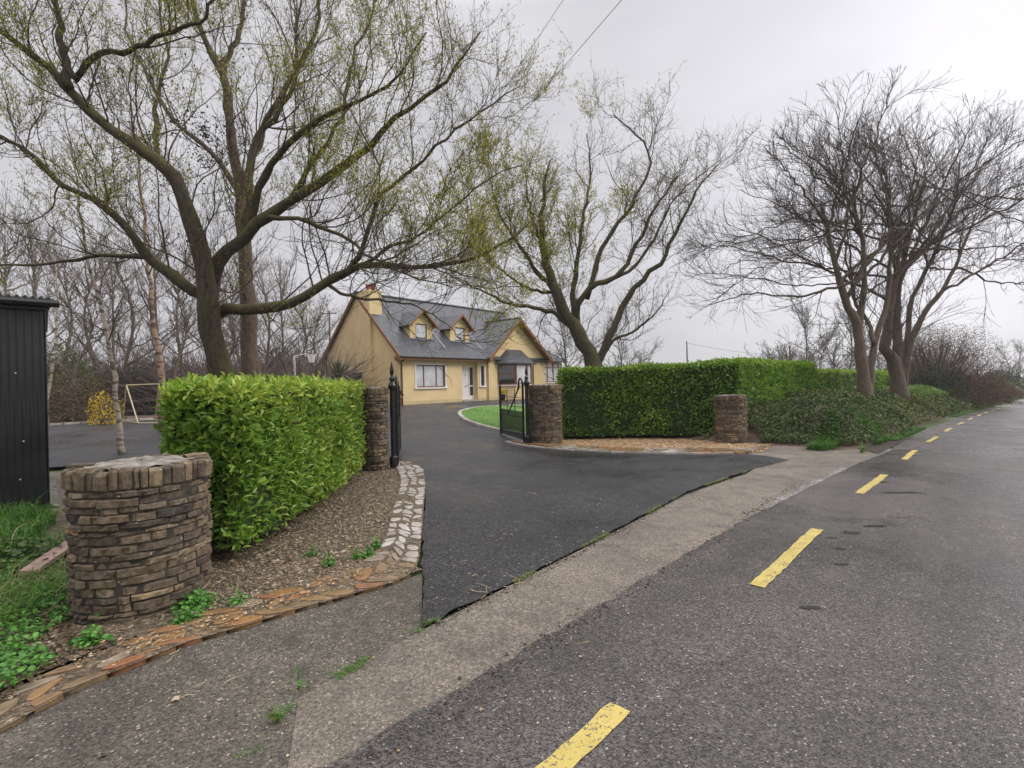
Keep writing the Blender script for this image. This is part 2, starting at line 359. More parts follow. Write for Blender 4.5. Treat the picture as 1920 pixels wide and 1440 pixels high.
M['fascia'] = simple('stained fascia wood', (.27, .115, .042), .55, .25, 7)
M['blackmetal'] = simple('black painted iron', (.008, .008, .010), .35, .3, 20, .1)
M['gutter'] = simple('dark gutter', (.02, .015, .013), .4, .2, 5)
M['pot'] = simple('terracotta', (.30, .085, .05), .7, .25, 10)
M['wood'] = simple('weathered timber', (.20, .13, .105), .8, .3, 12, .4)
M['fencewood'] = simple('dark fence timber', (.055, .042, .036), .85, .35, 6, .4)
M['pole'] = simple('pole timber', (.10, .085, .075), .85, .2, 4)
M['wire'] = simple('cable', (.05, .05, .055), .6, .1, 2)
M['soil'] = simple('wet soil', (.035, .024, .016), .8, .5, 6, 1.0, 25)
M['bedsoil'] = simple('leaf litter', (.10, .068, .045), .9, .5, 3, .8, 20)
M['straw'] = simple('dry stalk', (.42, .33, .20), .8, .25, 8)
M['leadflash'] = simple('lead flashing', (.30, .31, .33), .5, .15, 5)
M['thorn'] = simple('thorn twig', (.12, .08, .06), .85, .25, 2)
M['plank'] = simple('pinkish plank', (.30, .19, .165), .75, .25, 9, .4)
M['goal'] = simple('pale yellow tube', (.55, .47, .27), .5, .15, 6)
M['soilbit'] = M['soil']
def m_paint():
    m, nt, b = newmat('yellow road paint'); v = coord(nt)
    wear = mathn(nt, 'ADD', noise(nt, v, 60, 4, .7), mathn(nt, 'MULTIPLY', noise(nt, v, 9, 3), .35))
    c = mix(nt, ramp(nt, wear, [(.745, 0.0), (.79, 1.0)]), ramp(nt, noise(nt, v, 5, 5), [(.3, (.46, .35, .085)), (.7, (.60, .48, .14))]), (.10, .095, .085))
    setv(nt, b.inputs['Base Color'], c); b.inputs['Roughness'].default_value = .55
    setv(nt, b.inputs['Normal'], bump(nt, noise(nt, v, 90, 2), .6, .004)); return m
M['yellowpaint'] = m_paint()
def m_lawn(name, a, b_, c_):
    m, nt, b = newmat(name); v = coord(nt)
    n = noise(nt, v, 1.3, 6, .65); n2 = noise(nt, v, 45, 3, .7)
    c = ramp(nt, n, [(.3, a), (.55, b_), (.75, c_)]); c = mix(nt, 1.0, c, ramp(nt, n2, [(.3, .65), (.7, 1.35)]), 'MULTIPLY')
    setv(nt, b.inputs['Base Color'], c); b.inputs['Roughness'].default_value = .75; setv(nt, b.inputs['Normal'], bump(nt, n2, 1.0, .03)); return m
M['lawn'] = m_lawn('lawn', (.075, .19, .02), (.115, .25, .028), (.165, .29, .05))
M['field'] = m_lawn('rough field', (.05, .075, .02), (.075, .12, .03), (.11, .11, .05))
def m_slate():
    m, nt, b = newmat('slate'); v = coord(nt)
    t = N('ShaderNodeTexCoord', nt); sp = N('ShaderNodeSeparateXYZ', nt); nt.links.new(t.outputs['Object'], sp.inputs[0])
    cb = N('ShaderNodeCombineXYZ', nt)
    nt.links.new(mathn(nt, 'ADD', sp.outputs[0], mathn(nt, 'MULTIPLY', sp.outputs[1], 0.35)), cb.inputs[0]); nt.links.new(sp.outputs[2], cb.inputs[1])
    br = N('ShaderNodeTexBrick', nt); nt.links.new(cb.outputs[0], br.inputs[0]); br.inputs['Scale'].default_value = 1.0
    br.inputs['Brick Width'].default_value = .30; br.inputs['Row Height'].default_value = .165; br.inputs['Mortar Size'].default_value = .012; br.inputs['Bias'].default_value = 0
    br.inputs['Color1'].default_value = (.050, .055, .062, 1); br.inputs['Color2'].default_value = (.085, .09, .10, 1); br.inputs['Mortar'].default_value = (.025, .026, .03, 1)
    c = mix(nt, 1.0, br.outputs[0], ramp(nt, noise(nt, v, 1.4, 5), [(.3, .8), (.7, 1.2)]), 'MULTIPLY')
    setv(nt, b.inputs['Base Color'], c); b.inputs['Roughness'].default_value = .38
    setv(nt, b.inputs['Normal'], bump(nt, br.outputs['Fac'], -.6, .012)); return m
M['slate'] = m_slate()
def m_pane(name, col, rough=.04, refl=.5):
    m, nt, b = newmat(name); v = coord(nt)
    setv(nt, b.inputs['Base Color'], ramp(nt, noise(nt, v, 1.5, 3), [(.35, tuple(x * .75 for x in col)), (.65, col)]))
    b.inputs['Roughness'].default_value = rough; b.inputs['IOR'].default_value = 1.9; b.inputs['Coat Weight'].default_value = refl; return m
M['pane'] = m_pane('pale blind glass with painted sky reflection', (.66, .68, .70))  # pale tone paints in the reflected sky as well as the blind
M['panedark'] = m_pane('dark window glass', (.03, .034, .036))
M['shed'] = simple('black corrugated steel', (.026, .027, .030), .26, .45, 1.6, .05, 30, .3)

# ------------------------------------------------------------------ the setting: ground, road, drive
def build_ground():
    a = np.sinh(np.linspace(-1, 1, 150) * 4.6) / math.sinh(4.6) * 330
    X, Y = np.meshgrid(a + 2, a + 8)
    Z = g(X, Y) - 0.06; far = np.hypot(X, Y); Z = Z - 0.2 * np.clip(far - 70, 0, 1) + pnoise(np.c_[X.ravel(), Y.ravel(), 0 * X.ravel()], .02, 3).reshape(X.shape) * np.clip((far - 90) / 100, 0, 1) * 1.0
    n = len(a); i, j = np.meshgrid(np.arange(n - 1), np.arange(n - 1)); k = (j * n + i).ravel()
    mb = MB(); mb.add(np.c_[X.ravel(), Y.ravel(), Z.ravel()], [np.c_[k, k + 1, k + n + 1, k + n]])
    mb.build('ground', M['field'], None, True)['kind'] = 'structure'
build_ground()
# road: strip along the curve
def strip(name, s0, s1, ta, tb, mat, dz, ns, ntt=6, jag=0, parent=None):
    s = np.linspace(s0, s1, ns); f = np.linspace(0, 1, ntt); S, T = np.meshgrid(s, f, indexing='ij')
    tav = np.interp(s, *zip(*ta)) if isinstance(ta, list) else np.full(ns, ta); tbv = np.interp(s, *zip(*tb)) if isinstance(tb, list) else np.full(ns, tb)
    if jag: tbv = tbv + np.random.default_rng(3).normal(size=ns) * jag
    T = tav[:, None] * (1 - T) + tbv[:, None] * T
    X, Y = road(S, T); Z = g(X, Y) + dz
    i, j = np.meshgrid(np.arange(ns - 1), np.arange(ntt - 1), indexing='ij'); k = (i * ntt + j).ravel()
    mb = MB(); mb.add(np.c_[X.ravel(), Y.ravel(), Z.ravel()], [np.c_[k, k + ntt, k + ntt + 1, k + 1]])
    o = mb.build(name, mat, parent, True)
    if parent is None: o['kind'] = 'structure'
    return o
ROAD_L = [(-12, .72), (-4, .70), (3, .72), (6.5, .60), (8.5, .45), (14, .55), (130, .6)]
road_o = strip('road', -12, 130, -6.2, ROAD_L, M['road'], .008, 900, 8, .012)
for k in range(-1, 26):
    s0 = 4.35 * k - 1.0 + (0.4 if k < 0 else 0); s1 = s0 + 2.0
    ss = np.linspace(s0, s1, 26); r = np.random.default_rng(k + 5); e = r.normal(size=(26, 2)) * .004
    bend = .012 * np.sin(ss * 2 + k)
    xl, yl = road(ss, .055 + e[:, 0] + bend); xr, yr = road(ss, -.055 + e[:, 1] + bend); v = np.vstack([np.c_[xl, yl, g(xl, yl) + .013], np.c_[xr, yr, g(xr, yr) + .013]])
    mb = MB(); i = np.arange(25); mb.add(v, [np.c_[i + 26, i + 27, i + 1, i]]); mb.build('yellow_line', M['yellowpaint'], road_o)

px = lambda l: [at(*q) for q in l]
ED = [(-140, 1440), (0, 1366), (120, 1300), (230, 1262), (340, 1215), (450, 1180), (560, 1148), (640, 1125), (720, 1100), (792, 1075)]   # outer edge of the stone edging
verge = [np.array(road(-10., .70)), np.array(road(-10., 4.6))] + px(ED) + px([(791, 1178)]) + [np.array(road(-2.2, .66))]
sheet('verge', verge, M['verge'], .0, .3, kind='structure')
# the broad concrete apron between the road and the new tarmac
ap = [np.array(road(x, np.interp(x, *zip(*ROAD_L)) - .02)) for x in (9.9, 8.5, 7.5, 6.5, 5, 3, 1, -1, -3, -4.5)] + px([(540, 1440), (560, 1310), (640, 1265), (791, 1183), (1100, 1026), (1290, 926), (1400, 888), (1430, 870), (1398, 856), (1425, 840), (1440, 834), (1500, 832), (1560, 845)])
sheet('concrete_apron', ap, M['concrete'], .005, .3, kind='structure')
drive = px([(792, 1178), (880, 1134), (1000, 1074), (1100, 1022), (1200, 970), (1290, 922), (1400, 884), (1478, 863), (1440, 856), (1400, 852), (1300, 852), (1200, 851), (1120, 848), (1060, 845), (1000, 838), (960, 835), (949, 829)])
drive += [np.array(q) for q in [(.1, 14.3), (1.0, 15.4), (5.0, 17.), (9, 21), (14, 29), (12, 38), (-2, 37), (-9, 38), (-17, 26), (-22, 17)]]
drive += px([(60, 880), (230, 868)]) + [np.array(q) for q in [(-6.2, 10.2), (-4.9, 10.1), (-3.0, 10.25), (-2.5, 9.9)]] + px([(745, 868), (775, 870), (796, 890), (799, 930), (793, 1000)])
sheet('driveway', drive, M['tarmac'], .012, .4, kind='structure', jag=.011)
# lawn with its stone kerb
KB = [(1040, 823), (990, 818), (945, 811), (905, 801), (878, 792), (865, 783), (862, 777), (870, 771), (895, 766), (940, 763), (1010, 761)]
kp = px(KB); lawn = kp + [np.array(q) for q in [(6.5, 27.5), (13, 34.0), (20, 34), (14.2, 24), (10.5, 19.5), (6.8, 15.8), (3.4, 15.5)]]
sheet('lawn', lawn, M['lawn'], .06, .5, hf=lambda x, y: 0.03 * pnoise(np.c_[x, y, 0 * x], .8, 2), kind='structure')
def smooth_path(p, n):
    p = np.array(p, float); 
    if len(p) < 3: 
        t = np.linspace(0, 1, n)[:, None]; return p[0] * (1 - t) + p[-1] * t
    q = np.vstack([2 * p[0] - p[1], p, 2 * p[-1] - p[-2]]); out = []
    seg = np.linalg.norm(np.diff(p, axis=0), axis=1); cum = np.concatenate([[0], np.cumsum(seg)]); tt = np.linspace(0, cum[-1] - 1e-6, n)
    for x in tt:
        i = min(len(seg) - 1, np.searchsorted(cum, x, side='right') - 1); u = (x - cum[i]) / seg[i]
        a, b, c, d = q[i], q[i + 1], q[i + 2], q[i + 3]
        out.append(.5 * ((2 * b) + (-a + c) * u + (2 * a - 5 * b + 4 * c - d) * u * u + (-a + 3 * b - 3 * c + d) * u ** 3))
    return np.array(out)
def kerb(name, pts, w, h, mat, label, cat, seglen=.45):
    P = smooth_path(pts, 400); d = np.concatenate([[0], np.cumsum(np.linalg.norm(np.diff(P, axis=0), axis=1))])
    n = int(d[-1] / seglen); mb = MB()
    for i in range(n):
        a = np.array([np.interp(x, d, P[:, 0]) for x in ((i + .02) * seglen, (i + .98) * seglen)]); b = np.array([np.interp(x, d, P[:, 1]) for x in ((i + .02) * seglen, (i + .98) * seglen)])
        t = norm(np.array([a[1] - a[0], b[1] - b[0]])); nn = np.array([-t[1], t[0]]) * w / 2
        c = [np.array([a[0], b[0]]) + nn, np.array([a[1], b[1]]) + nn, np.array([a[1], b[1]]) - nn, np.array([a[0], b[0]]) - nn]
        z = [float(g(*q)) for q in c]; mb.extrude([[*q, zz - .02] for q, zz in zip(c, z)], (0, 0, h + .02 + random.uniform(-.005, .005)), random.random())
    o = mb.build(name, mat); prop(o, label, cat); return o
M['kerbstone'] = m_tint('pale kerb stone', [(0, (.30, .27, .24)), (1, (.46, .43, .39))], .7, 14, .4, .005)
kerb('lawn_kerb', kp, .16, .10, M['kerbstone'], 'pale stone kerb curving round the front lawn', 'kerb')

# gravel beds
bedL = px([(792, 1070), (720, 1095), (640, 1120), (560, 1143), (450, 1175), (340, 1210), (230, 1250)]) + [np.array(q) for q in [(-3.6, 3.3), (-3.6, 4.2), (-3.2, 4.6), (-3.6, 7.0), (-3.6, 9.9), (-2.7, 10.1)]] + px([(750, 880), (752, 925), (730, 985), (712, 1040)])
M_ = None
sheet('gravel_bed', bedL, M['gravel'], .012, .3, kind='structure')
bedR = px([(949, 829), (1000, 836), (1060, 843), (1200, 849), (1300, 850), (1400, 850), (1432, 848), (1452, 832)]) + [np.array(q) for q in [(7.0, 13.6), (6.6, 15.2), (1.0, 15.3), (.3, 14.6)]]
sheet('gravel_bed', bedR, M['gravel2'], .018, .3, kind='structure', skirt=.05)
def stone_mesh(n, r):
    v = np.array([[1, 0, 0], [-1, 0, 0], [0, 1, 0], [0, -1, 0], [0, 0, 1], [.6, .6, .45], [-.6, .6, .4], [.6, -.6, .5], [-.6, -.6, .4]], float)
    f = np.array([[0, 5, 4], [5, 2, 4], [2, 6, 4], [6, 1, 4], [1, 8, 4], [8, 3, 4], [3, 7, 4], [7, 0, 4]]); return v, f
def pebbles(name, poly, n, size, mat, z0, seed, avoid=None):
    r = np.random.default_rng(seed); pl = np.array(poly); lo, hi = pl.min(0), pl.max(0)
    p = r.uniform(lo, hi, (n * 3, 2)); p = p[inside(p, pl)][:n]
    if avoid is not None: p = p[~avoid(p)]
    v, f = stone_mesh(0, 0); m = len(p); a = r.uniform(0, 6.28, m); sc = size * r.lognormal(0, .35, (m, 1, 1)) * r.uniform(.6, 1.2, (m, 1, 3)) * np.array([1, 1, .55])
    V = (v[None] + r.normal(size=(m, len(v), 3)) * .15) * sc; ca, sa = np.cos(a)[:, None], np.sin(a)[:, None]
    V = np.stack([V[..., 0] * ca - V[..., 1] * sa, V[..., 0] * sa + V[..., 1] * ca, V[..., 2]], -1)
    V += np.c_[p, g(p[:, 0], p[:, 1]) + z0][:, None]
    mb = MB(); mb.add(V.reshape(-1, 3), [(f[None] + (np.arange(m) * len(v))[:, None, None]).reshape(-1, 3)], np.repeat(r.uniform(0, 1, m), len(v)))
    o = mb.build(name, mat); o['kind'] = 'stuff'; return o
M['pebble'] = m_tint('pebble', [(0, (.042, .030, .019)), (.4, (.13, .095, .055)), (.75, (.24, .175, .11)), (1, (.42, .34, .24))], .55, 30, .2, .003)
M['pebble2'] = m_tint('gold pebble', [(0, (.14, .075, .03)), (.5, (.38, .23, .10)), (1, (.62, .47, .30))], .6, 30, .2, .003)
prop(pebbles('pebbles', bedL, 26000, .0115, M['pebble'], .014, 4), 'brown pea gravel in the bed before the left laurel hedge', 'gravel')
prop(pebbles('pebbles', bedR, 16000, .016, M['pebble2'], .020, 6), 'golden gravel along the foot of the right laurel hedge', 'gravel')

# crazy-paving edging
def edging(name, inner, outer, nrow, seglen, label, tintf, seed, h=.03):
    r = np.random.default_rng(seed); I = smooth_path(inner, 300); O = smooth_path(outer, 300)
    L = np.linalg.norm(np.diff(O, axis=0), axis=1).sum(); nc = max(4, int(L / seglen)); mb = MB()
    G = np.zeros((nc + 1, nrow + 1, 2))
    for i in range(nc + 1):
        for j in range(nrow + 1):
            f = np.clip((i + (r.uniform(-.32, .32) if 0 < i < nc else 0) + (.5 if j % 2 and 0 < i < nc else 0)) / nc, 0, 1) * 299
            w = (j + (r.uniform(-.25, .25) if 0 < j < nrow else r.uniform(-.06, .06))) / nrow
            a = np.array([np.interp(f, np.arange(300), I[:, q]) for q in (0, 1)]); b = np.array([np.interp(f, np.arange(300), O[:, q]) for q in (0, 1)])
            G[i, j] = a * (1 - w) + b * w
    for i in range(nc):
        for j in range(nrow):
            c = [G[i, j], G[i + 1, j], G[i + 1, j + 1], G[i, j + 1]]; m = sum(c) / 4
            if r.random() < .18 and j + 1 < nrow: pass
            pts = []
            for k in range(4):                       # cut and wobble the corners
                a, b, d = c[k], c[(k + 1) % 4], c[k - 1]; cut = r.uniform(.12, .36)
                pts += [a + (d - a) * cut, a + (b - a) * r.uniform(.1, .32)]
            pts = [m + (p - m) * (1 - .018 / max(.05, np.linalg.norm(p - m))) for p in pts]
            hh = h + r.uniform(-.008, .012); tz = r.uniform(-.02, .02, 2)
            P = np.array([[p[0], p[1], float(g(*p)) + hh + (p - m) @ tz] for p in pts]); inn = np.array([[*(m + (p[:2] - m) * .88), p[2] + .0035] for p in P]); n = len(P)
            low = P - [0, 0, h + .03]
            if np.cross(P[1, :2] - P[0, :2], P[2, :2] - P[1, :2]) < 0: P, inn, low = P[::-1], inn[::-1], low[::-1]
            t = float(np.clip(tintf(m) + r.normal() * .14, 0, 1)); kk = np.arange(n); k2 = (kk + 1) % n
            mb.add(np.vstack([low, P, inn]), [np.c_[kk, k2, k2 + n, kk + n], np.c_[kk + n, k2 + n, k2 + 2 * n, kk + 2 * n], (kk + 2 * n)[None]], t)
    o = mb.build(name, M['paving']); prop(o, label, 'stone edging'); return o
tl = lambda m: .72 if m[1] < 4.3 else (.72 - (m[1] - 4.3) * 1.0 if m[1] < 4.9 else .12)
inn = px([(-160, 1400), (-60, 1345), (30, 1300), (150, 1245), (250, 1205), (340, 1172), (450, 1135), (560, 1100), (640, 1075), (700, 1045), (722, 1005), (738, 950), (750, 905), (742, 880), (735, 868)])
out = px([(-160, 1470), (-50, 1405), (60, 1345), (160, 1290), (260, 1250), (350, 1212), (460, 1180), (570, 1145), (660, 1120), (770, 1080), (790, 1020), (795, 950), (798, 905), (790, 878), (765, 867)])
edging('stone_edging', inn, out, 3, .17, 'crazy paved stone edging curving beside the left gravel bed', tl, 2, .026)
mo = MB()
def band(name, inner, outer, mat, dz, label=None):
    I = smooth_path(inner, 120); O = smooth_path(outer, 120); mb = MB(); i = np.arange(119)
    mb.add(np.vstack([np.c_[I, g(I[:, 0], I[:, 1]) + dz], np.c_[O, g(O[:, 0], O[:, 1]) + dz]]), [np.c_[i, i + 120, i + 121, i + 1]]); return mb.build(name, mat, None, True)
band('edging_mortar', inn, out, M['gravel'], .026)['kind'] = 'structure'
inn2 = px([(1000, 829), (1060, 836), (1130, 840), (1200, 842), (1300, 843), (1400, 842), (1440, 836)]); out2 = px([(952, 829), (1060, 844), (1130, 848), (1200, 850), (1300, 851), (1400, 852), (1452, 836)])
edging('stone_edging', inn2, out2, 2, .26, 'low orange stone edging below the right laurel hedge', lambda m: .62 + .25 * math.sin(m[0] * 3), 8, .045)
# white-topped kerb stones at the tarmac edge on the right
kerb('white_edge_stones', px([(950, 830), (975, 836), (1060, 845), (1200, 851.5), (1400, 853)]), .07, .05, M['kerbstone'], 'thin row of whitened stones at the tarmac edge', 'kerb', .3)

# ------------------------------------------------------------------ stone pillars
def pillar(loc, R, Hh, label, seed, taper=.0):
    r = np.random.default_rng(seed); x0, y0 = loc; z0 = float(g(x0, y0)) - .06
    root = empty('stone_pillar', (x0, y0, z0), 0, label, 'pillar', 'round stone pillars at the entrance')
    body = MB(); z = 0.0; cop = .125
    while z < Hh - cop - .02:
        ch = r.choice([.036, .048, .062, .08, .105], p=[.14, .26, .30, .20, .10]); ch = min(ch, Hh - cop - z)
        if ch < .02: break
        a = r.uniform(0, 6.28); end = a + 2 * PI; first = a
        while a < end - .02:
            wd_ = r.uniform(.07, .30) * (1.0 if ch > .04 else .8); da = min(wd_ / R, end - a)
            if end - a - da < .12: da = end - a
            n = max(2, int(da * R / .045) + 1); aa = np.linspace(a + .005 / R, a + da - .005 / R, n + 1)
            rr = R * (1 + taper * (z / Hh)) + r.normal() * .006; gp = r.uniform(.001, .0035); zt = r.normal() * .003
            j = r.normal(size=(n + 1, 4)) * .0045; edge = np.ones(n + 1); edge[0] = edge[-1] = 0
            cols = []
            for k, an in enumerate(aa):
                e = .010 * (1 - edge[k]); rad = rr + j[k, 0] - e; zl, zh = z + gp + zt, z + ch - gp + zt
                for q, zz in ((rad - .09, zl), (rad - .008, zl + abs(j[k, 1]) * .5), (rad + .001 + j[k, 2], zl + min(.008, ch * .25)), (rad + j[k, 3], zh - min(.008, ch * .25)), (rad - .008, zh - abs(j[k, 1]) * .5), (rad - .09, zh)):
                    cols.append([q * math.cos(an), q * math.sin(an), zz])
            qs = [[k * 6 + i, (k + 1) * 6 + i, (k + 1) * 6 + i + 1, k * 6 + i + 1] for k in range(n) for i in range(5)]
            body.add(cols, [np.array(qs), np.array([[0, 1, 2, 3, 4, 5], [n * 6 + 5, n * 6 + 4, n * 6 + 3, n * 6 + 2, n * 6 + 1, n * 6]])], float(np.clip(r.normal(.42, .22), 0, 1)))
            a += da
        z += ch
    body.lathe([(R - .017, 0), ((R - .017) * (1 + taper), Hh - .04)], 40, tint=0, mi=1)
    body.build('wall', [M['stone'], M['mortar']], root)
    cp = MB(); a = 0.0; zb = z; RR = R * (1 + taper)
    while a < 2 * PI - .02:
        wd_ = r.uniform(.035, .10) if r.random() < .8 else r.uniform(.1, .15); da = min(wd_ / RR, 2 * PI - a)
        n = 3; aa = np.linspace(a + .0035 / RR, a + da - .0035 / RR, n + 1); rr = RR + .008 + r.normal() * .008; top = Hh + r.normal() * .008; cols = []
        for k, an in enumerate(aa):
            e = .009 if k in (0, n) else 0; jj = r.normal(size=3) * .004
            for q, zz in ((rr - .16, zb + .004), (rr - .012 - e, zb + .004), (rr - e + jj[0], zb + .015), (rr - e + jj[1], top - .02), (rr - .015 - e, top - e * .6 + jj[2]), (rr - .16, top - .008)):
                cols.append([q * math.cos(an), q * math.sin(an), zz])
        qs = [[k * 6 + i, (k + 1) * 6 + i, (k + 1) * 6 + i + 1, k * 6 + i + 1] for k in range(n) for i in range(5)]
        cp.add(cols, [np.array(qs), np.array([[0, 1, 2, 3, 4, 5], [n * 6 + 5, n * 6 + 4, n * 6 + 3, n * 6 + 2, n * 6 + 1, n * 6]])], float(np.clip(r.normal(.45, .18), 0, 1)))
        a += da
    rings = []; K = 36; nr = 7
    for i in range(nr):
        rad = (RR - .10) * (1 - i / (nr - 1)) + .001
        for k in range(K): an = k * 2 * PI / K; rings.append([rad * math.cos(an), rad * math.sin(an), Hh - .006 + r.normal() * .006 + (.012 if i > 1 else 0)])
    cp.add(rings, [np.array([[i * K + k, i * K + (k + 1) % K, (i + 1) * K + (k + 1) % K, (i + 1) * K + k] for i in range(nr - 1) for k in range(K)])], .5, 1)
    cp.build('coping', [M['stone'], M['topmortar']], root)
    return root
pillar((-2.79, 3.76), .425, 1.11, 'short round stone pillar nearest the camera beside the verge', 1, .03)
pillar((-2.68, 9.75), .255, 1.66, 'narrow tall stone gate pillar at the end of the left hedge', 2)
pillar((.92, 14.05), .46, 1.70, 'broad dark stone gate pillar left of the right hedge', 3)
pillar((5.93, 13.65), .41, 1.36, 'low round stone pillar at the roadside end of the right hedge', 4)

# ------------------------------------------------------------------ gates
def spear(mb, c, z, s=1.0):
    mb.lathe([(.03 * s, 0), (.05 * s, .02 * s), (.055 * s, .06 * s), (.03 * s, .10 * s), (.018 * s, .12 * s), (.03 * s, .14 * s), (.045 * s, .20 * s), (.03 * s, .28 * s), (.003, .40 * s)], 10, (c[0], c[1], z))
def gatepost(xy, label, hh):
    z = float(g(*xy)); root = empty('gate_post', (*xy, z), 0, label, 'gate post', 'black iron gate posts')
    mb = MB(); mb.lathe([(.052, .0), (.052, hh)], 12); mb.build('post', M['blackmetal'], root, False)
    b = MB(); b.lathe([(.085, -.02), (.085, .22), (.06, .25)], 12); b.build('base', M['blackmetal'], root)
    f_ = MB(); f_.lathe([(.052, hh), (.075, hh + .03), (.085, hh + .09), (.05, hh + .16), (.02, hh + .19)], 12); spear(f_, (0, 0), hh + .17, 1.0); f_.build('finial', M['blackmetal'], root)
    return root
gatepost((-2.38, 9.95), 'black iron gate post with spear finial at the narrow left pillar', 1.55)
gatepost((.40, 13.80), 'black iron gate post with spear finial before the broad right pillar', 1.62)
def gate(hinge, direc, Lg, label, flip=1):
    z = float(g(*hinge)) + .06; rz = math.atan2(direc[1], direc[0])
    root = empty('gate', (*hinge, z), rz, label, 'gate', 'open black iron gates')
    fr = MB(); hh = 1.58; mid = .68
    fr.box((0, -.025, 0), (.055, .025, 1.62)); fr.box((Lg - .06, -.03, .0), (Lg, .03, hh))
    fr.box((.055, -.014, .05), (Lg - .06, .014, .10)); fr.box((.055, -.014, mid - .03), (Lg - .06, .014, mid + .005))
    fr.box((.055, -.010, 1.22), (Lg - .06, .010, 1.235)); fr.box((.055, -.010, .95), (Lg - .06, .010, .965))
    spear(fr, (Lg - .03, 0), hh, .35); fr.build('frame', M['blackmetal'], root)
    br = MB(); n = int(Lg / .085)
    for i in range(1, n):
        x = i * Lg / n; br.tube([[x, 0, .07], [x, 0, .80]], .011, 6); br.lathe([(.016, 0), (.001, .06)], 6, (x, 0, .795))
    for x in (.33, .66): br.box((Lg * x - .013, -.008, mid), (Lg * x + .013, .008, hh - .12))
    br.build('bars', M['blackmetal'], root)
    bc = MB(); bc.tube([[Lg * .62, .0, mid + .02], [.42, 0, 1.50]], .022, 8)
    a = np.linspace(0, PI, 12); bc.tube([[.24 + .18 * math.cos(q) , 0, 1.60 + .17 * math.sin(q)] for q in a], .026, 8)
    bc.tube([[.42, 0, 1.60], [.42, 0, 1.50], [.50, 0, 1.47]], .03, 8); bc.build('brace', M['blackmetal'], root)
    return root
gate((.30, 13.92), (-.27, .96), 2.6, 'open black iron gate standing before the green lawn')
gate((-2.33, 10.05), (-.20, .98), 2.6, 'black iron gate folded back edge on beside the narrow pillar')

# ------------------------------------------------------------------ hedges
def hedge(poly, h, n, mat, label, tintf, L=.11, wr=.45, tmpl=LEAF8, seed=0, lump=.05, zb=.12, topn=.3, clip=None, ztop=None):
    r = np.random.default_rng(seed); pl = np.array(poly, float); c = pl.mean(0)
    root = empty('laurel_hedge' if 'laurel' in label else 'hedge', (c[0], c[1], float(g(*c))), 0, label, 'hedge')
    loc0 = np.array([c[0], c[1], float(g(*c))])
    m = len(pl); e = np.roll(pl, -1, 0) - pl; ln = np.linalg.norm(e, axis=1)
    area2 = sum(pl[i, 0] * pl[(i + 1) % m, 1] - pl[(i + 1) % m, 0] * pl[i, 1] for i in range(m)); sg = 1 if area2 > 0 else -1
    en = np.c_[e[:, 1], -e[:, 0]] / ln[:, None] * sg
    zt = ztop if ztop else (lambda x, y: g(x, y) + h)
    # core
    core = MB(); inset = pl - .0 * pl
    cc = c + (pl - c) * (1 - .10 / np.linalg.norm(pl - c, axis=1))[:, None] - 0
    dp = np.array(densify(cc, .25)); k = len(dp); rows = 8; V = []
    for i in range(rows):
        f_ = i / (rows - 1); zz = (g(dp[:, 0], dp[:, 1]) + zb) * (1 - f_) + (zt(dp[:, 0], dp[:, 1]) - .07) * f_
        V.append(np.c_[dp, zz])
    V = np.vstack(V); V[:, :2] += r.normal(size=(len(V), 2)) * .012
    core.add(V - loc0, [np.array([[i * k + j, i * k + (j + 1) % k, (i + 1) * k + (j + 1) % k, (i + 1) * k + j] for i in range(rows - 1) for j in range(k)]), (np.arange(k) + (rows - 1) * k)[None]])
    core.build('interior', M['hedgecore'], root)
    st = MB()
    for i in range(int(ln.sum() / 2.2)):
        ei = r.choice(m, p=ln / ln.sum()); p = pl[ei] + e[ei] * r.random() - en[ei] * .25
        st.tube(np.array([[p[0], p[1], float(g(*p)) - .05], [p[0] + r.normal() * .05, p[1] + r.normal() * .05, float(g(*p)) + zb + .3]]) - loc0, .018, 5)
    st.build('stems', M['twig'], root)
    # leaves: sides and top
    ns = int(n * (1 - topn)); ei = r.choice(m, ns, p=ln / ln.sum()); f_ = r.random(ns); p2 = pl[ei] + e[ei] * f_[:, None]
    gz = g(p2[:, 0], p2[:, 1]); tz = zt(p2[:, 0], p2[:, 1]); zz = gz + zb + (tz - gz - zb) * r.beta(1.05, 1.0, ns)
    nr = np.c_[en[ei], np.zeros(ns)]; P = np.c_[p2, zz]
    nt_ = n - ns; lo, hi = pl.min(0), pl.max(0); q = r.uniform(lo, hi, (nt_ * 6, 2)); q = q[inside(q, pl)][:nt_]
    P = np.vstack([P, np.c_[q, zt(q[:, 0], q[:, 1])]]); nr = np.vstack([nr, np.tile([0, 0, 1.], (len(q), 1))])
    off = lump * pnoise(P, 2.2, seed) + lump * .6 * pnoise(P, 6.0, seed + 1) + np.abs(r.normal(size=len(P))) * .045 - .07
    P = P + nr * off[:, None]
    d = norm(nr * r.uniform(.1, 1.0, (len(P), 1)) + r.normal(size=P.shape) * .55 + np.array([0, 0, .45])); nn = norm(nr * .8 + np.array([0, 0, .7]) + r.normal(size=P.shape) * .55)
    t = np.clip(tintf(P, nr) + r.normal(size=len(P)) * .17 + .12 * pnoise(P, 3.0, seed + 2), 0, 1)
    if clip is not None: kp_ = clip(P); P, d, nn, t = P[kp_], d[kp_], nn[kp_], t[kp_]
    LL = L * r.uniform(.65, 1.2, len(P))
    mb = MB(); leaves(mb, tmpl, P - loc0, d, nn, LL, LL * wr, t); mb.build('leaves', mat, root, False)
    return root
H1 = [(-2.42, 4.40), (-2.42, 5.6), (-2.52, 7.0), (-2.68, 8.4), (-2.86, 9.55), (-4.15, 9.9), (-4.15, 7.5), (-3.72, 5.5), (-3.20, 4.62)]
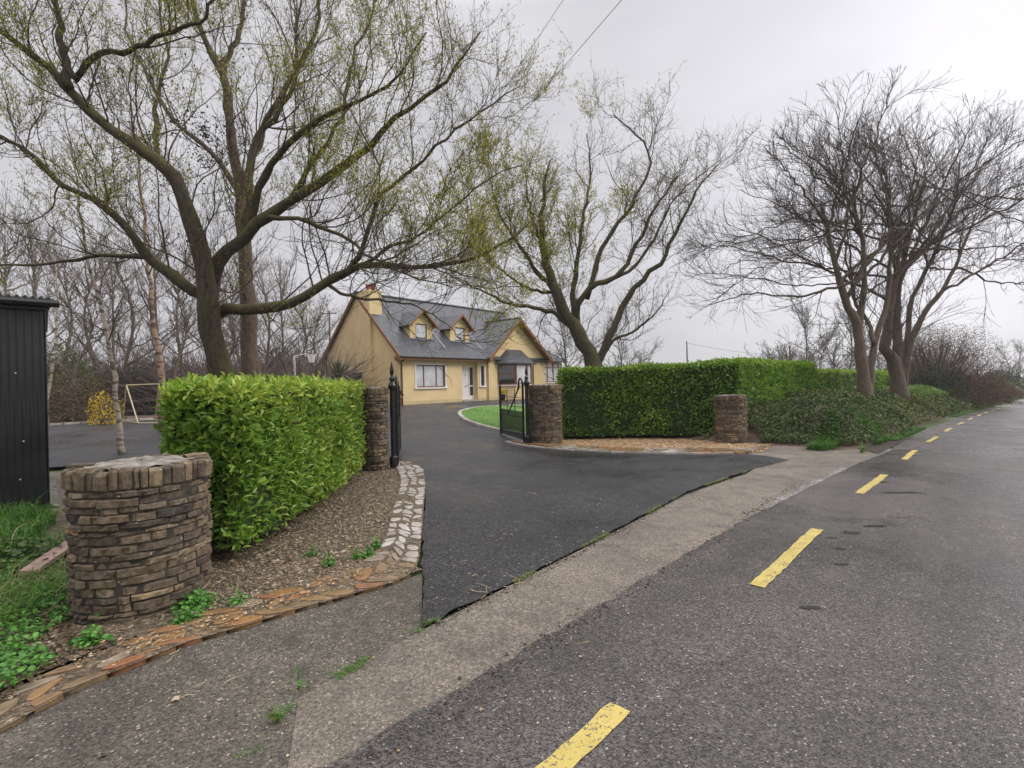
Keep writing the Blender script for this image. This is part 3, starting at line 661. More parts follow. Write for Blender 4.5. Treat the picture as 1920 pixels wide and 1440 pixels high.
hedge(H1, 1.74, 37000, M['leaf'], 'bright green clipped laurel hedge behind the nearest stone pillar', lambda P, n: .62 + .22 * (P[:, 2] > 1.5) + .05 * n[:, 0], .090, .44, LEAF8, 21, .04, .16, .22, ztop=lambda x, y: 1.625 + .004 * y)
H2 = [(1.42, 14.75), (3.4, 14.95), (5.6, 14.55), (6.5, 14.35), (6.9, 15.6), (5.5, 16.0), (1.6, 16.1)]
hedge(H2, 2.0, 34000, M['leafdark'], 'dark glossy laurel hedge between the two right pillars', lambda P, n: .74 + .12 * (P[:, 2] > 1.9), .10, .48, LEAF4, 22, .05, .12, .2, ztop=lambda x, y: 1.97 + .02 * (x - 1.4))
def along(a, k, off): return a + RD * k + ND * off
a0 = np.array([6.5, 14.3])
d3 = norm(np.array([.70, .714])); n3 = np.array([-d3[1], d3[0]])
H3 = [a0, a0 + d3 * 3.5, a0 + d3 * 8.2, a0 + d3 * 8.2 + n3 * 1.3, a0 + n3 * 1.3]
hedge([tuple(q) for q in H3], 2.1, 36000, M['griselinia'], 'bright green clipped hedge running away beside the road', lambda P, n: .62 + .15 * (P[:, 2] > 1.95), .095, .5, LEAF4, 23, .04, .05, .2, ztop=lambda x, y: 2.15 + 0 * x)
a1 = a0 + d3 * 8.2
H4 = [a1, a1 + d3 * 15, a1 + d3 * 34, a1 + d3 * 34 + n3 * 1.3, a1 + n3 * 1.3]
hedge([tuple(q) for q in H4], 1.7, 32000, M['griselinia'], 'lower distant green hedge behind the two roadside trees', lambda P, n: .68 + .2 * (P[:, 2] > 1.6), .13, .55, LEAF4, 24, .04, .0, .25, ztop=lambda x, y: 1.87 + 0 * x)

# ------------------------------------------------------------------ bank with ivy on the right
def bank_h(s, t):
    up = np.clip((s - 8.9 + .12 * (t - 1)) / 2.2, 0, 1); up = up * up * (3 - 2 * up)
    f = np.clip((t - .95) / 1.15, 0, 1); f = f ** .7
    back = np.clip((t - 3.4) / 1.8, 0, 1)
    top = .92 + .10 * np.sin(s * .7) + .07 * np.sin(s * 1.9 + 1) + np.clip((s - 20) / 22, 0, 1) * .35
    return up * f * (1 - .55 * back) * top
def bank_pt(s, t): 
    x, y = road(s, t); h = bank_h(s, t); return np.stack([x, y, g(x, y) + h], -1)
S, T = np.meshgrid(np.concatenate([np.linspace(7.6, 20, 90), np.linspace(20.2, 110, 180)]), np.linspace(.9, 6.2, 28), indexing='ij'); V = bank_pt(S, T)
V[..., 2] += .05 * pnoise(V.reshape(-1, 3), 3.0, 5).reshape(S.shape) * np.clip(bank_h(S, T) * 3, 0, 1) - .02
i, j = np.meshgrid(np.arange(S.shape[0] - 1), np.arange(27), indexing='ij'); k = (i * 28 + j).ravel(); mb = MB(); mb.add(V.reshape(-1, 3), [np.c_[k, k + 28, k + 29, k + 1]]); mb.build('bank', M['bedsoil'], None, True)['kind'] = 'structure'
def scatter_bank(n, s0, s1, t0, t1, pw=1.6, seed=1):
    r = np.random.default_rng(seed); s = s0 + (s1 - s0) * r.random(n) ** pw; t = r.uniform(t0, t1, n); P = bank_pt(s, t); e = 1e-2
    ds = bank_pt(s + e, t) - P; dt = bank_pt(s, t + e) - P; return s, t, P, norm(np.cross(ds, dt)), r
s, t, P, nr, r = scatter_bank(110000, 8.2, 75, .92, 4.6, 1.9, 3)
keep = (bank_h(s, t) > .05) & (np.hypot(P[:, 0] - 5.93, P[:, 1] - 13.65) > .72); P, nr, s, t = P[keep], nr[keep], s[keep], t[keep]
q = pnoise(P, 1.3, 9); lum = np.clip(pnoise(P, .55, 10) + .25, 0, 1) * .28 + .10 * np.clip(q, -1, 1)
P = P + nr * (.03 + lum + np.abs(r.normal(size=len(P))) * .06)[:, None]
d = norm(r.normal(size=P.shape) + np.array([0, 0, -.25])); nn = norm(nr + r.normal(size=P.shape) * .5)
tt = np.clip(.42 + .26 * pnoise(P, .75, 12) + r.normal(size=len(P)) * .18, 0, 1); LL = (.05 + .0016 * s) * r.uniform(.7, 1.3, len(P))
mb = MB(); leaves(mb, LEAF4, P, d, nn, LL, LL * .8, tt); prop(mb.build('ivy', M['ivy']), 'dark ivy and bramble covering the roadside bank', 'ivy', kind='stuff')
def grass(name, P, hgt, label, seed=0, mat='grass', t0=.45, wid=.006, lean=.45, nrm=None, cat='grass', curl=.35):
    r = np.random.default_rng(seed); n = len(P); h = hgt * r.lognormal(0, .3, n); az = r.uniform(0, 6.28, n); ln = r.uniform(.05, lean, n)
    D = np.stack([np.cos(az), np.sin(az), 0 * az], -1); B = np.stack([-np.sin(az), np.cos(az), 0 * az], -1) * (wid * r.uniform(.7, 1.4, n))[:, None]
    p1 = P + D * (h * ln * .35)[:, None] + np.c_[0 * h, 0 * h, h * .6]; p2 = P + D * (h * (ln + curl))[:, None] + np.c_[0 * h, 0 * h, h * (1 - .3 * ln)]
    V = np.stack([P - B, P + B, p1 - B * .8, p1 + B * .8, p2], 1); k = (np.arange(n) * 5)[:, None]
    mb = MB(); mb.add(V.reshape(-1, 3), [k + np.array([[0, 1, 3, 2]]), k + np.array([[2, 3, 4]])], np.repeat(np.clip(t0 + r.normal(size=n) * .18, 0, 1), 5))
    o = mb.build(name, M[mat]); prop(o, label, cat, kind='stuff'); return o
# grass on the foot of the bank, the verge grass, rough patch on its top
s, t, P, nr, r = scatter_bank(9000, 8.3, 12.5, .80, 1.9, 1.0, 31); kk = pnoise(P, 1.2, 4) > -.1 + .5 * (t - 1.2); grass('bank_grass', P[kk], .16, 'bright grass on the near foot of the ivy bank', 2, curl=.8, lean=.9)
r = np.random.default_rng(7); s = 8.0 + 60 * r.random(26000) ** 1.7; t = .60 + .35 * r.random(26000) ** 1.3
x, y = road(s, t); P = np.stack([x, y, g(x, y)], -1); kk = (pnoise(P, .9, 14) > -.2) & (s > 11.8)
grass('verge_grass', P[kk], .07, 'short green grass strip between road and bank', 3, wid=.008)
s, t, P, nr, r = scatter_bank(9000, 24, 42, 1.8, 3.6, 1.0, 37); grass('bank_top_grass', P + nr * .22, .16, 'light green grass on top of the bank behind the trees', 4, t0=.7, wid=.012)
dt = strip('ditch', 8.4, 13.5, .50, [(8.4, .52), (9.3, 1.05), (13, 1.0), (13.5, .6)], M['soil'], .016, 40, 5)
dt2 = strip('verge', 13.0, 110, .54, 1.2, M['field'], .003, 160, 4)

# ------------------------------------------------------------------ trees
def interp_paths(P, R, idx, tau):
    M_ = P.shape[1]; f = tau * (M_ - 1); i = np.minimum(f.astype(int), M_ - 2); w = (f - i)[:, None]
    p = P[idx, i] * (1 - w) + P[idx, i + 1] * w; tg = norm(P[idx, i + 1] - P[idx, i]); r = R[idx, i] * (1 - w[:, 0]) + R[idx, i + 1] * w[:, 0]; return p, tg, r
def spawn(P, R, per_m, t0, t1, ang, length, Mn, wig, up, rf, rmin, r, short=.5, out=None, rtip=.35, grav=0.0, lmax=1e9, thick=.012, env=None):
    Lp = np.linalg.norm(np.diff(P, axis=1), axis=2).sum(1); cnt = np.maximum(1, r.poisson(per_m * Lp * (t1 - t0))) if per_m > 0 else np.full(len(P), int(-per_m))
    idx = np.repeat(np.arange(len(P)), cnt); n = len(idx); tau = r.uniform(t0, t1, n)
    p, tg, rr = interp_paths(P, R, idx, tau)
    v = r.normal(size=(n, 3)) + (np.array([0, 0, up * .6])); v -= (v * tg).sum(1, keepdims=True) * tg; v = norm(v)

    a = r.uniform(*ang, n)[:, None]; d = norm(np.cos(a) * tg + np.sin(a) * v)
    L = length * r.uniform(.55, 1.25, n) * (1 - short * tau); L = np.minimum(L, np.maximum(Lp[idx] * .8, .1)); L = np.minimum(L, lmax)
    Q = np.zeros((n, Mn, 3)); Q[:, 0] = p; st = (L / (Mn - 1))[:, None]
    bend = norm(r.normal(size=(n, 3)))
    for k in range(1, Mn):
        d = norm(d + r.normal(size=(n, 3)) * wig + bend * wig * .4 + np.array([0, 0, up * .12 - grav * k / Mn])); Q[:, k] = Q[:, k - 1] + d * st
    if env is not None:      # keep the crown inside its rounded outline
        e_ = np.linalg.norm((Q[:, -1] - env[0]) / env[1], axis=1); e0 = np.linalg.norm((Q[:, 0] - env[0]) / env[1], axis=1); k_ = np.where(e_ > 1, np.clip((1 - e0) / np.maximum(e_ - e0, 1e-3), .25, 1), 1.)
        Q = Q[:, :1] + (Q - Q[:, :1]) * k_[:, None, None]
    r0 = np.minimum(rr * rf, L * thick) * r.uniform(.75, 1.0, n); r0 = np.maximum(np.minimum(r0, rr * .9 + 1e-4), rmin); RR = r0[:, None] * np.linspace(1, rtip, Mn)[None]
    return Q, np.maximum(RR, rmin * .45)
def limb(pts, r0, r1, Mn=16, jit=.02, r=RNG):
    P = smooth_path(np.array([W(u, v, d) for u, v, d in pts]), Mn); P[1:-1] += r.normal(size=(Mn - 2, 3)) * jit
    return P, np.linspace(1, 0, Mn) ** 1.15 * (r0 * .86 - r1) + r1
TH = 1.0
def make_tree(name, limbs, base, label, cat, levels, barkm, twigm, seed, group=None, leaf=None, ivy=None, sides=(9, 5, 4, 3), trunkn=1, flare=True):
    """limbs: list of (P,R). levels: list of spawn settings, one per order"""
    r = np.random.default_rng(seed); root = empty(name, tuple(base), 0, label, cat, group); b = np.array(base)
    tr = MB()
    for k, (P, R) in enumerate(limbs):
        R = R.copy()
        if k < trunkn and flare: R[:3] *= np.array([1.35, 1.15, 1.05])
        R = R * (1 + .07 * np.sin(np.arange(len(R)) * 1.7 + k) + .06 * np.sin(np.arange(len(R)) * 3.1 + 2 * k)); tr.tube(P - b, R, 12 if R[0] > .12 else 8)
    tr.build('trunk', barkm, root, True)
    Mn = limbs[0][0].shape[0]; cur = [(np.stack([l[0] for l in limbs]), np.stack([l[1] for l in limbs]))]
    cr = MB(); allt = []
    for li, lv in enumerate(levels):
        nxt = []
        for P, R in cur:
            Q, RR = spawn(P, R, r=r, **lv); nxt.append((Q, RR)); cr.tubes(Q - b, RR, sides[min(li + 1, len(sides) - 1)], cap=False)
            if li >= len(levels) - 2: allt.append(Q)
        cur = nxt if li < 1 else nxt
        if li == 0: cur = nxt + [(limbs_tail(limbs))]
    cr.build('branches', twigm, root, False)
    if leaf:
        T_ = np.vstack([q.reshape(-1, 3) for q in allt]); D = np.vstack([np.gradient(q, axis=1).reshape(-1, 3) for q in allt])
        n = leaf['n']; k = r.integers(0, len(T_), n * 6); p = T_[k]; w = leaf['dens'](p); kk = r.random(len(k)) < w; p = p[kk][:n]; dd = D[k][kk][:n]
        p = p + r.normal(size=p.shape) * leaf.get('spread', .03); dd = norm(norm(dd) * .6 + r.normal(size=p.shape) * .6 + np.array([0, 0, leaf.get('up', .3)]))
        mb = MB(); LL = leaf['L'] * r.uniform(.6, 1.3, len(p)); leaves(mb, LEAF4, p - b, dd, r.normal(size=p.shape), LL, LL * leaf['w'], np.clip(r.normal(.5, .25, len(p)), 0, 1)); mb.build('leaves', leaf['mat'], root)
    return root
def limbs_tail(limbs):
    """outer ends of the limbs also carry second-order branches"""
    return np.stack([l[0][8:] for l in limbs]), np.stack([l[1][8:] for l in limbs])
def D3(l, z0, z1):    # pixel path with depth running from z0 to z1
    n = len(l); return [(u, v, z0 + (z1 - z0) * (i / (n - 1)) ** .9) for i, (u, v) in enumerate(l)]
# big willow behind the left hedge
z = 10.6
T1 = [limb(D3([(432, 760), (415, 690), (398, 635), (388, 560), (378, 470), (366, 420), (345, 365), (322, 325), (272, 285), (208, 242), (162, 203), (125, 160), (60, 105), (-10, 55), (-90, 20)], z, 8.6), .30, .03, 22, .025),
      limb(D3([(398, 640), (392, 590), (384, 556), (352, 542), (318, 518), (268, 472), (236, 425), (172, 372), (112, 345), (60, 290), (-20, 250), (-90, 235)], z, 9.2), .15, .02, 22, .02),
      limb(D3([(384, 556), (350, 532), (320, 505), (275, 485), (200, 478), (100, 496), (0, 496), (-100, 492)], z, 11.2), .085, .012, 22, .02),
      limb(D3([(392, 600), (396, 540), (405, 500), (432, 466), (482, 424), (542, 382), (600, 342), (662, 300), (722, 240), (762, 208), (830, 160), (900, 60)], z, 9.8), .19, .015, 22, .025),
      limb(D3([(432, 466), (462, 430), (488, 340), (520, 290), (562, 246), (604, 222), (652, 196), (740, 150), (800, 60)], z, 9.0), .12, .012, 22, .02),
      limb(D3([(460, 440), (468, 350), (470, 285), (500, 232), (545, 172), (556, 100), (560, 20), (580, -60)], z, 11.5), .12, .015, 22, .02),
      limb(D3([(398, 620), (412, 582), (460, 580), (520, 576), (568, 558), (606, 532), (660, 506), (700, 496), (760, 500), (820, 497), (880, 490), (950, 450), (990, 420)], z, 9.4), .16, .015, 22, .02),
      limb(D3([(590, 540), (640, 520), (678, 472), (700, 402), (712, 368), (770, 318), (850, 250), (920, 200), (968, 165)], 10.2, 9.6), .075, .010, 22, .02),
      limb(D3([(470, 425), (500, 410), (560, 412), (640, 442), (700, 485), (780, 520), (850, 540)], z, 8.8), .07, .008, 22, .02),
      limb(D3([(130, 165), (118, 90), (108, 20), (95, -60)], 8.9, 8.6), .10, .03, 22, .02),
      limb(D3([(140, 150), (185, 105), (245, 92), (305, 65), (370, 40), (400, 0), (420, -60)], 9.2, 9.0), .07, .02, 22, .02),
      limb(D3([(372, 440), (350, 380), (300, 300), (290, 200), (310, 110), (300, 20), (320, -60)], z, 12.0), .08, .015, 22, .03),
      limb(D3([(610, 530), (640, 550), (690, 560), (760, 570), (830, 600), (870, 640)], 10.2, 9.0), .045, .006, 22, .02),
      limb(D3([(540, 384), (590, 300), (640, 220), (660, 120), (700, 20), (720, -50)], 10.2, 11.0), .07, .012, 22, .02),
      limb(D3([(640, 520), (720, 470), (790, 440), (860, 380), (930, 330), (980, 310)], 10.0, 9.0), .05, .007, 22, .02)]
bx_ = W(425, 760, z); bx_[2] = float(g(bx_[0], bx_[1])); T1[0][0][0] = bx_
LW = [dict(per_m=3.4, t0=.2, t1=1, ang=(.45, 1.05), length=2.5, Mn=13, wig=.17, up=.9, rf=.45, rmin=.007, short=.4, thick=.009),
      dict(per_m=4.8, t0=.12, t1=1, ang=(.4, 1.0), length=1.15, Mn=9, wig=.20, up=.8, rf=.55, rmin=.0045, short=.3, thick=.008),
      dict(per_m=5.2, t0=.12, t1=1, ang=(.35, .9), length=.55, Mn=6, wig=.20, up=.7, rf=.7, rmin=.0032, short=.2)]
def dens1(p):
    u = p[:, 0] / p[:, 1] * F + 960; hgt = p[:, 2]
    return np.clip(.16 + .7 * pnoise(p, .9, 77) + .07 * (hgt - 4.5), .05, 1)
make_tree('willow_tree', T1, bx_, 'large mossy willow with curling limbs behind the left hedge', 'tree', LW, M['willow'], M['twig'], 41, leaf=dict(n=60000, dens=dens1, L=.066, w=.24, mat=M['shoot'], spread=.035))
z = 12.6
T2 = [limb(D3([(478, 760), (470, 690), (466, 600), (462, 500), (456, 400), (444, 320), (432, 240), (420, 140), (388, 90), (370, 40), (350, -40)], z, 12.5), .27, .05, 22, .02),
      limb(D3([(434, 250), (420, 130), (448, 70), (458, 0), (465, -80)], z, 13.0), .12, .03, 22, .02),
      limb(D3([(458, 430), (452, 360), (480, 280), (502, 220), (545, 150), (590, 60), (600, -40)], z, 12.0), .13, .03, 22, .02),
      limb(D3([(458, 400), (430, 330), (380, 270), (330, 230), (280, 150), (240, 60), (230, -40)], z, 13.6), .09, .02, 22, .02)]
b2 = W(476, 760, z); b2[2] = float(g(b2[0], b2[1])); T2[0][0][0] = b2
LI = [dict(LW[0], per_m=2.2, length=2.6), dict(LW[1], per_m=3.2), dict(LW[2], per_m=3.6)]
make_tree('ivy_clad_tree', T2, b2, 'tall straight brown trunk just right of the big willow', 'tree', LI, M['bark2'], M['twig'], 42, leaf=dict(n=9000, dens=lambda p: np.clip(.1 + .6 * pnoise(p, .8, 5) - .05 * (p[:, 2] - 4), 0.01, 1), L=.06, w=.8, mat=M['darkleaf'], spread=.07))
# willow behind the right hedge
z = 18.0
T3 = [limb(D3([(1122, 720), (1108, 668), (1090, 632), (1070, 600), (1057, 580), (1043, 545), (1025, 495), (1014, 440), (1020, 380), (1024, 330), (1032, 300)], z, 17.5), .37, .03, 22, .03),
      limb(D3([(1092, 640), (1082, 590), (1092, 560), (1114, 535), (1155, 520), (1197, 452), (1222, 400), (1270, 330)], z, 17.0), .16, .03, 22, .03),
      limb(D3([(1100, 560), (1120, 490), (1140, 445), (1176, 397), (1203, 344), (1219, 310), (1205, 265), (1175, 235), (1150, 215)], z, 18.5), .13, .02, 22, .03),
      limb(D3([(1116, 690), (1132, 655), (1152, 610), (1176, 562), (1206, 524), (1240, 492), (1262, 440), (1284, 396), (1320, 340), (1345, 310)], z, 17.6), .18, .02, 22, .03),
      limb(D3([(1082, 620), (1045, 590), (1006, 578), (953, 567), (900, 545), (850, 520)], z, 17.0), .13, .015, 22, .03),
      limb(D3([(1080, 610), (1075, 540), (1085, 470), (1095, 400), (1106, 340), (1104, 280), (1100, 250)], z, 19.2), .15, .015, 22, .03),
      limb(D3([(1050, 560), (1000, 500), (960, 440), (930, 380), (915, 320)], z, 18.0), .12, .015, 22, .03),
      limb(D3([(1030, 510), (1005, 430), (990, 370), (985, 320)], z, 17.5), .09, .015, 22, .03),
      limb(D3([(1120, 690), (1150, 640), (1190, 620), (1230, 585), (1255, 545)], z, 18.6), .09, .012, 22, .02),
      limb(D3([(1155, 520), (1190, 500), (1230, 440), (1260, 380), (1310, 330), (1350, 300)], 17.5, 18.8), .08, .012, 22, .02),
      limb(D3([(1044, 550), (990, 540), (930, 500), (880, 460)], z, 18.8), .08, .012, 22, .02)]
b3 = W(1125, 730, z); b3[2] = float(g(b3[0], b3[1])); T3[0][0][0] = b3
LM = [dict(LW[0], per_m=3.0, length=2.5, up=.7), dict(LW[1], per_m=3.6, length=1.25, rmin=.0065, up=.5), dict(LW[2], per_m=3.8, length=.65, rmin=.005, up=.4)]
def dens3(p):
    u = p[:, 0] / p[:, 1] * F + 960
    return np.clip(.10 + .45 * pnoise(p, .7, 7) + (1090 - u) * .0022, .02, 1)
make_tree('willow_tree', T3, b3, 'leaning willow with thick dark trunk behind the right laurel hedge', 'tree', LM, M['willow'], M['twig'], 43, leaf=dict(n=30000, dens=dens3, L=.09, w=.28, mat=M['shoot'], spread=.05))
# two bare domed trees on the bank
def fan(stems, crotch, rng, n, Rx, Rz, yr, d0, lo=-1.5, hi=1.5):
    out = list(stems)
    for i in range(n):
        k = rng.integers(0, len(stems)); P, R = stems[k]; f = rng.uniform(.45, .98); i0 = int(f * 21); p0 = P[i0]
        th = lo + (hi - lo) * (i * .618 % 1) + rng.uniform(-.06, .06); ph = rng.uniform(0, 6.28)
        tgt = crotch + np.array([Rx * math.sin(th), yr * math.cos(ph) * rng.uniform(.2, 1), Rz * max(math.cos(th), -.1) + rng.uniform(-.2, .3)]) * rng.uniform(.80, .98)
        m1_ = p0 * .62 + tgt * .38 + np.array([0, 0, -.25 + .5 * math.cos(th)]); m2_ = p0 * .28 + tgt * .72 + np.array([0, 0, .15])
        Q = smooth_path([p0, m1_, m2_, tgt], 22); Q[1:-1] += rng.normal(size=(20, 3)) * .035
        out.append((Q, np.linspace(1, 0, 22) * min(R[i0] * .55, .085) + .010))
    return out
rg = np.random.default_rng(9); zA = 18.6
SA = [limb(D3([(1624, 752), (1621, 725), (1614, 668), (1610, 630), (1604, 600), (1590, 575), (1578, 540), (1560, 470), (1540, 380)], zA, 18.2), .27, .05, 22, .012, rg),
      limb(D3([(1628, 745), (1632, 700), (1640, 645), (1650, 610), (1660, 585), (1668, 520), (1668, 450), (1665, 390), (1660, 350)], zA, 19.2), .17, .03, 22, .012, rg),
      limb(D3([(1612, 650), (1612, 600), (1620, 540), (1618, 460), (1604, 390), (1600, 340)], zA, 18.0), .17, .03, 22, .012, rg),
      limb(D3([(1640, 645), (1626, 600), (1600, 560), (1598, 500)], zA, 19.5), .10, .03, 22, .012, rg)]
crA = W(1610, 560, zA); LA = fan(SA, crA, rg, 31, 6.4, 7.1, 4.2, zA, -1.66, 1.1)
bA = W(1624, 745, zA); bA[2] = float(g(bA[0], bA[1])) + .8
LB = [dict(per_m=2.8, t0=.2, t1=1, ang=(.4, .85), length=2.3, Mn=10, wig=.09, up=.35, rf=.45, rmin=.010, short=.4, thick=.010),
      dict(per_m=3.6, t0=.15, t1=1, ang=(.4, .8), length=1.15, Mn=7, wig=.10, up=.4, rf=.55, rmin=.007, short=.3, thick=.009),
      dict(per_m=3.5, t0=.2, t1=1, ang=(.35, .75), length=.6, Mn=5, wig=.12, up=.5, rf=.7, rmin=.0055, short=.2)]
make_tree('bare_tree', LA, bA, 'leafless tree with paler slim trunk on the bank', 'tree', [dict(l, env=(crA, np.array([6.9, 5.5, 7.9]))) for l in LB], M['ashbark'], M['ashtwig'], 44, 'bare trees on the roadside bank')
zB = 21.5
SB = [limb(D3([(1686, 752), (1684, 725), (1678, 690), (1672, 668), (1658, 656), (1664, 620), (1666, 590), (1680, 520), (1690, 430)], zB, 21.0), .36, .05, 22, .012, rg),
      limb(D3([(1688, 735), (1688, 690), (1684, 650), (1682, 600), (1684, 540), (1700, 460), (1720, 390), (1735, 330)], zB, 21.8), .27, .04, 22, .012, rg),
      limb(D3([(1692, 735), (1700, 680), (1708, 640), (1722, 610), (1738, 580), (1770, 540), (1800, 480), (1830, 400)], zB, 21.0), .20, .03, 22, .012, rg),
      limb(D3([(1694, 725), (1698, 660), (1704, 610), (1710, 560), (1750, 480), (1790, 380), (1800, 300)], zB, 22.8), .16, .03, 22, .012, rg)]
crB = W(1735, 560, zB); LBb = fan(SB, crB, rg, 28, 7.2, 7.9, 4.7, zB, -1.0, 1.62); bB = W(1688, 745, zB); bB[2] = float(g(bB[0], bB[1])) + .8
make_tree('bare_tree', LBb, bB, 'leafless tree with thick forked trunk further along the bank', 'tree', [dict(l, rmin=l['rmin'] * 1.1, env=(crB, np.array([7.8, 6.0, 8.6]))) for l in LB], M['ashbark'], M['ashtwig'], 45, 'bare trees on the roadside bank')

# birches by the yard
def slim(path, d, r0, r1, seed, mat, label, name='birch_tree', per=1.6, lens=1.5, zg=None, nt=3):
    rg_ = np.random.default_rng(seed); P, R = limb([(u, v, d) for u, v in path], r0, r1, 22, .02, rg_); b = P[0].copy(); b[2] = float(g(b[0], b[1])); P[0] = b
    lv = [dict(per_m=per, t0=.3, t1=1, ang=(.45, 1.0), length=lens, Mn=9, wig=.10, up=.5, rf=.4, rmin=.008, short=.5, grav=.05),
          dict(per_m=3.2, t0=.1, t1=1, ang=(.4, .9), length=.8, Mn=6, wig=.12, up=.2, rf=.6, rmin=.006, short=.3, grav=.10),
          dict(per_m=3, t0=.1, t1=1, ang=(.4, .9), length=.4, Mn=4, wig=.12, up=.1, rf=.7, rmin=.005, short=.2, grav=.1)][:nt]
    return make_tree(name, [(P, R)], b, label, 'tree', lv, mat, M['ashtwig'], seed)
slim([(230, 868), (222, 790), (212, 690), (195, 600), (175, 520), (158, 460), (150, 380), (135, 290), (120, 200)], 11.6, .075, .012, 51, M['birch'], 'slim spotted birch leaning left in front of the yard', lens=1.7)
slim([(88, 795), (86, 760), (98, 690), (108, 620), (105, 520), (100, 440), (95, 340)], 17.0, .07, .01, 52, M['birch'], 'thin white birch near the black shed', lens=1.9)
slim([(306, 800), (303, 730), (298, 660), (285, 590), (280, 510), (272, 430), (262, 330), (255, 240)], 15.5, .12, .02, 53, M['copper'], 'coppery orange birch trunk behind the left end of the hedge', lens=2.2)

# generic bare trees, one mesh set per kind, copied
def generic(seed, hgt, spread, barkm, twigm, nl=10, name='bare_tree', rmin=.012, scale_tw=1.0, dens=1.0):
    r = np.random.default_rng(seed); limbs_ = []; tr = smooth_path([[0, 0, -.2], [r.normal() * .12, r.normal() * .12, hgt * .25], [r.normal() * .3, r.normal() * .3, hgt * .6], [r.normal() * .5, r.normal() * .5, hgt]], 22)
    limbs_.append((tr, np.linspace(1, .06, 22) * hgt * .013))
    for i in range(nl):
        f = r.uniform(.18, .85); p0 = tr[int(f * 21)]; a = i * 2.4 + r.uniform(-.4, .4); L = spread * (1.15 - f) * r.uniform(.7, 1.2); t_ = p0 + np.array([math.cos(a) * L, math.sin(a) * L, hgt * .28 * r.uniform(.6, 1.3)])
        Q = smooth_path([p0, p0 * .6 + t_ * .4 + np.array([0, 0, -.1]), t_], 22) + r.normal(size=(22, 3)) * .03; Q[0] = p0; limbs_.append((Q, np.linspace(1, .12, 22) * hgt * .0045))
    lv = [dict(per_m=1.5 * dens, t0=.2, t1=1, ang=(.4, .95), length=spread * .42, Mn=8, wig=.12, up=.6, rf=.5, rmin=rmin, short=.4), dict(per_m=2.0 * dens, t0=.1, t1=1, ang=(.4, .9), length=spread * .2, Mn=5, wig=.13, up=.5, rf=.6, rmin=rmin * .8, short=.3), dict(per_m=1.8 * dens, t0=.1, t1=1, ang=(.4, .9), length=spread * .11, Mn=4, wig=.14, up=.5, rf=.7, rmin=rmin * .65, short=.2)]
    return make_tree(name, limbs_, (0, 0, 0), None, 'tree', lv, barkm, twigm, seed, flare=False)
def place(root, xy, rz, sc, label, group, first, zoff=0.0):
    if first: o = root
    else:
        o = root.copy(); COL.objects.link(o)
        for ch in root.children:
            c = ch.copy(); COL.objects.link(c); c.parent = o
    o.location = (xy[0], xy[1], float(g(*xy)) + zoff); o.rotation_euler = (0, 0, rz); o.scale = (sc, sc, sc)
    prop(o, label, 'tree', group); return o
kinds = [generic(60 + i, h, s_, M['bgbark'], M['bgbark'], 16, dens=1.5, rmin=.010) for i, (h, s_) in enumerate([(10, 4.2), (9, 3.6), (11, 3.2), (7.5, 3.4)])]
used = set()
for i, (u, d, k, sc) in enumerate([(20, 25, 0, 1.0), (70, 31, 2, 1.05), (150, 23, 3, 1.0), (180, 30, 0, 1.0), (240, 26, 1, 1.0), (290, 33, 2, 1.1), (330, 24, 3, 1.0), (345, 29, 0, .95), (390, 34, 1, 1.1), (430, 25, 3, .9), (450, 31, 0, 1.0), (505, 27, 1, .9), (530, 34, 2, .9), (560, 29, 3, .95), (600, 38, 1, .9), (-60, 24, 1, 1.1), (120, 37, 0, 1.2), (405, 40, 0, 1.15), (220, 40, 2, 1.1), (490, 42, 3, 1.3)]):
    xy = ((u - 960) / F * d, d); place(kinds[k], xy, i * 1.7, sc, 'bare grey brown tree in the thicket behind the yard', 'bare trees in the thicket behind the yard', k not in used); used.add(k)
fk = [generic(80 + i, h, s_, M['fartwig'], M['fartwig'], 16, rmin=.020, dens=1.4) for i, (h, s_) in enumerate([(9, 4.5), (8, 3.0)])]
usedf = set()
for i, (u, d, k, sc, lab) in enumerate([(1165, 48, 0, .85, 'small bare tree on the skyline above the dark laurel hedge'), (1445, 60, 1, .95, None), (1465, 61, 1, .9, None), (1488, 60, 1, .95, None), (1507, 46, 0, .95, 'bare tree standing just past the tall hedge step'), (1545, 58, 0, .9, None), (1570, 52, 1, 1.0, None), (1592, 50, 0, .95, None), (1655, 60, 0, 1.0, None), (1890, 110, 0, 1.0, 'hazy bare tree where the road meets the skyline'), (1910, 125, 0, 1.1, None), (1200, 50, 1, .6, 'low thin sapling on the skyline right of the leaning willow'), (1060, 40, 0, .9, 'bare tree behind the right end of the house')]):
    xy = (math.tan(math.atan((u - 960) / F)) * d, d); o = place(fk[k], xy, i * 2.1, sc, lab or 'distant bare tree on the skyline beyond the long hedge', 'distant bare trees on the skyline', k not in usedf); usedf.add(k)

